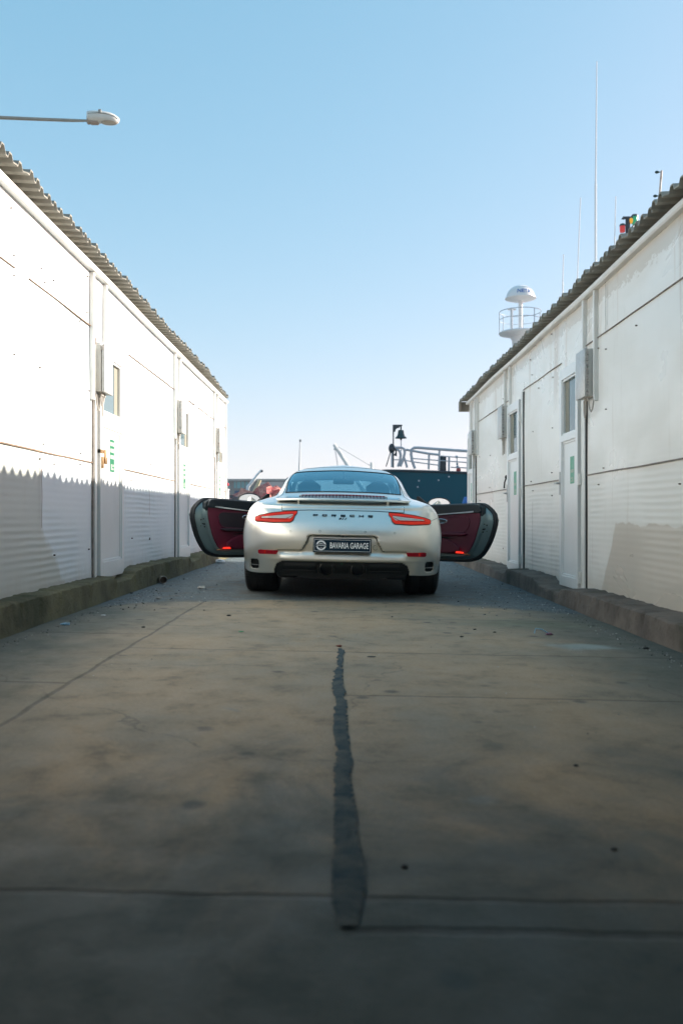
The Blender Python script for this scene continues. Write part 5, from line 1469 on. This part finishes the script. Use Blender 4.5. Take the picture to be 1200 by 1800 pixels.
# heap of pink fishing nets
netm = G('fishing_net'); tc = netm.n('TexCoord'); nn1 = netm.noise(tc.outputs['Object'], 1.3, 5, .7, 1); nn2 = netm.noise(tc.outputs['Object'], 14, 6, .8)
cc = netm.mix(netm.rng(nn1, .4, .6), (.62,.13,.13), (.70,.38,.30)); cc = netm.mix(netm.rng(nn2, .45, .65, 0, .8), cc, (.20,.03,.05))
netm.l(cc, netm.p.inputs['Base Color']); netm.p.inputs['Roughness'].default_value = .95; netm.l(netm.bump(nn2, .9, .08), netm.p.inputs['Normal'])
def heap(name, label, cat, px0, px1, pyt, Y, m, seed, zb_=0, n=26, group=None):
    rn = random.Random(seed); mb = MB()
    xa, xb, zt_ = X(px0, Y), X(px1, Y), Z(pyt, Y)
    for i in range(n):
        t = rn.random(); x = xa+(xb-xa)*t; hz = zt_-zb_; r_ = hz*rn.uniform(.16, .30)
        q = rn.uniform(0, 1); z = zb_ + (hz-r_)*q*(1-.25*abs(2*t-1)**2); y = Y + rn.uniform(-.5, .7)*hz*(1-q*.5)
        nu, nv = 14, 9; vs_ = []; fs_ = []
        sc = (rn.uniform(.9,1.7), rn.uniform(.9,1.4), rn.uniform(.6,1))
        for a in range(nv+1):
            th = math.pi*a/nv
            for k in range(nu):
                an = 2*math.pi*k/nu; d_ = Vector((math.sin(th)*math.cos(an), math.sin(th)*math.sin(an), math.cos(th)))
                rr_ = r_*(1+.45*noise.noise(d_*2.2+Vector((i*3.1, seed, 0)))+.15*noise.noise(d_*6+Vector((i, 0, 0))))
                vs_.append((x+d_.x*rr_*sc[0], y+d_.y*rr_*sc[1], max(zb_, z+d_.z*rr_*sc[2])))
        for a in range(nv):
            for k in range(nu): fs_.append((a*nu+k, (a+1)*nu+k, (a+1)*nu+(k+1) % nu, a*nu+(k+1) % nu))
        mb.add(vs_, fs_, True)
    return obj(name, mb, m, None, label, cat, group)
heap('net_pile', 'heap of pink and salmon fishing nets piled on the quay', 'fishing net', 434, 505, 850, 30.2, netm.m, 3, 0, 70)
heap('gear_pile', 'low dark heap of tarpaulins and gear beside the pink nets', 'gear pile', 402, 438, 864, 29.5, mat('tarpaulin_dark', (.03,.045,.07), .8, noise_=(2.5,.9,(.20,.09,.04)), bump=(8,.6)), 9, 0, 24)
# white bollard post with red cap
Yq = 27.5
root = thing('mooring_post', 'white quay post with a thin rod and red marker', 'post', V(400.5, 893, Yq)[:2]+(0,))
mb = MB(); mb.tube([(X(400.5,Yq),Yq,0),(X(400.5,Yq),Yq,Z(866,Yq))], [.055,.05], 14); mb.cyl((X(400.5,Yq),Yq,Z(867,Yq)),(X(400.5,Yq),Yq,Z(864.5,Yq)),.062,14); obj('post', mb, whitem, root, world=True)
mb = MB(); mb.tube([(X(400.5,Yq),Yq,Z(866,Yq)),(X(400.5,Yq),Yq,Z(848,Yq))], .014, 8); obj('rod', mb, conc, root, world=True)
mb = MB(); mb.sphere((X(401.5,Yq),Yq,Z(856.5,Yq)), .035, 10, 8, (1,1,1.5)); obj('marker', mb, mat('marker_red', (.7,.02,.05), .5), root, world=True)
# boat derrick: white boom and yellow strut on a small vessel
Yd = 44.
wood = mat('boom_yellow', (.55,.47,.30), .7)
root = thing('fishing_boat', 'small fishing boat with slanting white boom behind the nets', 'boat', (X(440,Yd), Yd, -1.3))
mb = MB(); rows = []
for k in range(14):
    t = k/13; x = X(375,Yd)+(X(452,Yd)-X(375,Yd))*t; hb = .75*math.sin(math.pi*(.15+.8*t))**.5
    rows.append([(x, Yd-hb, Z(887,Yd)+.25*(2*t-1)**2), (x, Yd-hb*.8, -.9), (x, Yd, -1.4), (x, Yd+hb*.8, -.9), (x, Yd+hb, Z(887,Yd)+.25*(2*t-1)**2)])
mb.grid(rows); mb.add(rows[0], [(0,1,2,3,4)]); mb.add(rows[-1], [(0,1,2,3,4)])
for i in range(13): mb.add([rows[i][0], rows[i+1][0], rows[i+1][4], rows[i][4]], [(0,1,2,3)])
obj('hull', mb, navy, root, world=True)
mb = MB(); mb.box(X(415,Yd), X(432,Yd), Yd-.4, Yd+.4, Z(889,Yd), Z(868,Yd)); obj('cabin', mb, mat('cabin_blue', (.03,.08,.16), .6), root, world=True)
mb = MB(); mb.tube([V(436,880,Yd),V(436.5,861,Yd),V(461,831,Yd)], [.09,.085,.06], 10); bo = obj('boom', mb, whitem, root, world=True)
mb = MB(); mb.rbox(X(459,Yd),X(463,Yd),Yd-.06,Yd+.06,Z(835,Yd),Z(831,Yd),.02); obj('boom_head', mb, navyd, bo, world=True)
mb = MB(); mb.tube([V(443,884,Yd),V(446,875,Yd),V(458,848,Yd)], [.10,.10,.08], 8); obj('strut', mb, wood, root, world=True)
mb = MB(); mb.tube([V(461,831,Yd),V(452,838,Yd),V(436,862,Yd)], .012, 5); obj('stay_wire', mb, greym, root, world=True)
# cranes far off
Yc = 210.
pale_ = mat('far_crane_white', (.62,.62,.60), .6); palg = mat('far_crane_grey', (.42,.43,.43), .7)
root = thing('harbour_crane', 'pale slewing crane with raised boom rising above the coupe roof, far away', 'crane', (X(640,Yc), Yc, 0))
mb = MB(); mb.tube([V(652,905,Yc),V(640,868,Yc),V(613,824,Yc),V(588,786,Yc)], [.6,.55,.5,.38], 8); bo = obj('boom', mb, pale_, root, world=True)
mb = MB(); mb.rbox(X(586.5,Yc),X(592,Yc),Yc-.3,Yc+.3,Z(790,Yc),Z(787,Yc),.1); mb.rbox(X(587.5,Yc),X(591,Yc),Yc-.3,Yc+.3,Z(796,Yc),Z(792,Yc),.1); obj('boom_head', mb, palg, bo, world=True)
mb = MB(); mb.tube([V(590,796,Yc),V(594,822,Yc),V(594,880,Yc)], .10, 5); mb.tube([V(590,787,Yc),V(634,813,Yc),V(654,825,Yc),V(662,860,Yc)], .09, 5); obj('cable', mb, palg, root, world=True)
mb = MB(); mb.rbox(X(640,Yc),X(668,Yc),Yc-2,Yc+2,-1.5,Z(880,Yc),.2); mb.tube([V(654,880,Yc),V(654,818,Yc)], .35, 8); obj('crane_cabin', mb, pale_, root, world=True)
root = thing('signal_tower', 'very thin distant mast with a dark lamp on top, far across the harbour', 'mast', (X(527,Yc+20), Yc+20, -1.5))
Yt = Yc+20
mb = MB(); mb.tube([V(526.5,905,Yt),V(527,822,Yt),V(528.5,780,Yt)], [.30,.22,.12], 6); obj('mast', mb, palg, root, world=True)
mb = MB(); mb.sphere(V(528.7,779.5,Yt), .30, 10, 8, (1,1,1.3)); obj('top_lamp', mb, navyd, root, world=True)
# low skyline beyond
mb = MB(); rows = []
for i in range(120):
    x = -1500 + 3000*i/119; h = 9 + 12*noise.noise(Vector((x*.004, 1, 0))) + 4*noise.noise(Vector((x*.02, 2, 0)))
    rows.append([(x, 1800, -2), (x, 1806, max(1, h)), (x, 1900, max(1, h)), (x, 1906, -2)])
mb.grid(rows)
obj('hills', mb, mat('far_shore', (.30,.33,.36), .95), kind='structure')

# ------------------------------------------------------------------ small litter in the alley
def lump(name, label, cat, x, y, r_, m, seed, flat=.5, group=None):
    mb = MB(); rn = random.Random(seed); nu, nv = 12, 7; vs_ = []; fs_ = []
    for a in range(nv+1):
        th = math.pi*a/nv
        for k in range(nu):
            an = 2*math.pi*k/nu; d_ = Vector((math.sin(th)*math.cos(an), math.sin(th)*math.sin(an), math.cos(th)))
            rr_ = r_*(1+.5*noise.noise(d_*1.9+Vector((seed*2.3, 0, 0))))
            vs_.append((x+d_.x*rr_*1.3, y+d_.y*rr_, gz(x)+r_*flat*.8+d_.z*rr_*flat))
    for a in range(nv):
        for k in range(nu): fs_.append((a*nu+k, (a+1)*nu+k, (a+1)*nu+(k+1) % nu, a*nu+(k+1) % nu))
    mb.add(vs_, fs_, False)
    return obj(name, mb, m, None, label, cat, group)
def gp(px, py_):       # ground point seen at a photo pixel
    Y = CAM_H*F/(py_-915.0); x = X(px, Y); Y = (CAM_H-gz(x))*F/(py_-915.0); return X(px, Y), Y
stn = mat('stone_pale', (.55,.53,.48), .9); stg = mat('stone_grey', (.25,.25,.24), .9); lf = mat('leaf_green', (.05,.30,.12), .6); ltr = mat('litter_blue', (.25,.45,.60), .4); ltw = mat('litter_white', (.55,.58,.60), .5); drk = mat('litter_dark', (.03,.03,.03), .8)
lump('stone', 'pale broken stone in the alley left of the car tyre', 'stone', *gp(355,1040), .028, stn, 1, .6)
lump('stone', 'smaller grey stone just before the pale broken one', 'stone', *gp(280,1058), .02, stg, 2, .5)
lump('crumpled_paper', 'crumpled white paper under the open door on the sunlit side', 'paper', *gp(388,995), .05, ltw, 3, .7)
lump('leaf', 'bright green leaf scrap on the bare concrete', 'leaf', *gp(425,1116), .013, lf, 4, .25)
lump('plastic_scrap', 'bluish plastic scrap near the mossy kerb', 'litter', *gp(116,1103), .025, ltr, 5, .3)
lump('plastic_scrap', 'small white scrap beside the seam on the left slabs', 'litter', *gp(183,1087), .014, ltw, 6, .3)
mb = MB(); x, y = gp(948, 1121)
mb.tube([(x-.03,y,gz(x)+.01),(x-.02,y+.01,gz(x)+.04),(x+.02,y,gz(x)+.035),(x+.06,y,gz(x)+.01)], .0035, 6); obj('plastic_band', mb, ltr, None, 'looped blue plastic band on the damp slab near the shaded wall', 'litter')
lump('crushed_wrapper', 'crushed dark pink wrapper lying against the blue band', 'litter', x+.065, y, .016, mat('wrapper', (.20,.10,.16), .5), 7, .6)
lump('pebble', 'small rusty pebble at the head of the tar strip', 'pebble', *gp(597,1142), .012, mat('pebble_rust', (.20,.06,.04), .8), 8, .5)
lump('twig', 'short dark twig lying across the slab beyond the tar strip', 'twig', *gp(653,1160), .018, drk, 9, .12)
lump('pebble', 'black pebble beside the lower half of the tar strip', 'pebble', *gp(712,1531), .006, drk, 10, .6)
for i, (a, b, r_) in enumerate(((835,1112,.008),(812,1125,.009),(870,1117,.008),(253,1108,.009),(1136,1146,.014),(403,1088,.012),(1013,1352,.006),(1080,1500,.006),(690,1090,.006),(232,1048,.012))):
    lump('pebble', 'tiny dark pebble on the concrete', 'pebble', *gp(a, b), r_, drk, 20+i, .5, 'tiny dark pebbles on the concrete')
# tin can lying by the left kerb
x, y = gp(286, 1030)
root = thing('tin_can', 'rusty open tin can lying at the foot of the mossy kerb', 'can', (x, y, gz(x)))
mb = MB(); mb.lathe([(.036,.05),(.038,.048),(.038,-.05),(.036,-.052)], (0,0,.038), 'y', 24); mb.lathe([(.0,.045),(.036,.045)], (0,0,.038), 'y', 24); obj('can_body', mb, mat('tin', (.22,.19,.16), .5, .5), root)
mb = MB(); mb.tube([(.038*math.cos(t),-.052,.038+.038*math.sin(t)) for t in np.linspace(0, 2*math.pi, 25)[:-1]], .003, 6, closed=True); obj('can_rim', mb, M['steel'], root); root.rotation_euler = (0, 0, R(25))
# bitumen-filled crack down the middle of the alley
edge = [(1146,594,606),(1160,592,606),(1175,592,604.5),(1190,588,603),(1205,583,605),(1218,583,609),(1232,588,607),(1245,590,613),(1258,586,611),(1275,586,612),(1292,585,614),(1310,588,616),(1328,591,617),(1345,590,622),(1360,586,620),(1375,587,617),(1395,588,622),(1410,587,622),(1430,588,628),(1450,586,629),(1475,587,630),(1500,587,636),(1530,584,642),(1560,583,643),(1590,584,640),(1615,590,634),(1640,595,628)]
rows = []
for i in range(len(edge)-1):
    for k in range(10):
        t = k/10; py_ = edge[i][0]+(edge[i+1][0]-edge[i][0])*t
        l_ = edge[i][1]+(edge[i+1][1]-edge[i][1])*t; r_ = edge[i][2]+(edge[i+1][2]-edge[i][2])*t
        j1 = noise.noise(Vector((py_*.11, 0, 0)))*4+noise.noise(Vector((py_*.33, 3, 0)))*6+1.5; j2 = noise.noise(Vector((py_*.11, 9, 0)))*4+noise.noise(Vector((py_*.33, 6, 0)))*6-1.5
        a = gp(l_+j1, py_); b = gp(r_+j2, py_)
        rows.append([(a[0]+(b[0]-a[0])*q, a[1], gz(a[0])+.0035+.002*math.sin(math.pi*q)) for q in (0, .33, .67, 1)])
mb = MB(); mb.grid(rows)
obj('tar_strip', mb, mat('bitumen', (.010,.036,.052), .85, spec=.2, bump=(30,.5), noise_=(11,1.,(.095,.105,.095))), kind='structure')

# ------------------------------------------------------------------ harbour air
hz = bpy.data.materials.new('harbour_air'); hz.use_nodes = True
hn = hz.node_tree; hn.nodes.remove(hn.nodes['Principled BSDF'])
pv = hn.nodes.new('ShaderNodeVolumePrincipled'); pv.inputs['Color'].default_value = (.80, .92, 1, 1); pv.inputs['Density'].default_value = .0007; pv.inputs['Anisotropy'].default_value = 0
hn.links.new(pv.outputs[0], hn.nodes['Material Output'].inputs['Volume'])
mb = MB(); mb.box(-450, 450, -420, 2000, -3.6, 30)
obj('haze', mb, hz, None, kind='stuff')

# loose grit on the broken surface and in the gutters
rn = random.Random(21); mb = MB()
def grit(x, y, r_):
    z = gz(x) + r_*.35
    p = [(x+r_*rn.uniform(.6,1.2), y, z), (x-r_*rn.uniform(.6,1.2), y+r_*rn.uniform(-.3,.3), z), (x, y+r_*rn.uniform(.6,1.2), z), (x, y-r_*rn.uniform(.6,1.2), z), (x+r_*rn.uniform(-.3,.3), y, z+r_*rn.uniform(.3,.8)), (x, y, z-r_*.5)]
    mb.cur = rn.choice((0, 0, 0, 1, 2, 2))
    mb.add(p, [(0,2,4),(2,1,4),(1,3,4),(3,0,4),(2,0,5),(1,2,5),(3,1,5),(0,3,5)])
for i in range(800):
    y = rn.uniform(7.3, 15.5) if rn.random() < .8 else rn.uniform(6.6, 8.2); x = rn.choice((-1, 1))*(1.84-abs(rn.gauss(0, .45)))
    grit(x, y, rn.uniform(.003, .009)*(1.6 if rn.random() < .06 else 1))
for i in range(700):
    y = rn.uniform(3.2, 9); x = rn.choice((-1.84, 1.80)); x -= math.copysign(abs(rn.gauss(0, .07)), x); grit(x, y, rn.uniform(.002, .007))
for i in range(260):
    grit(rn.uniform(-1.5, 1.5), rn.uniform(3, 8), rn.uniform(.0015, .004))
obj('gravel', mb, [mat('grit_grey', (.22,.23,.235), .9), mat('grit_pale', (.48,.48,.46), .9), mat('grit_dark', (.05,.05,.05), .9)], kind='stuff')
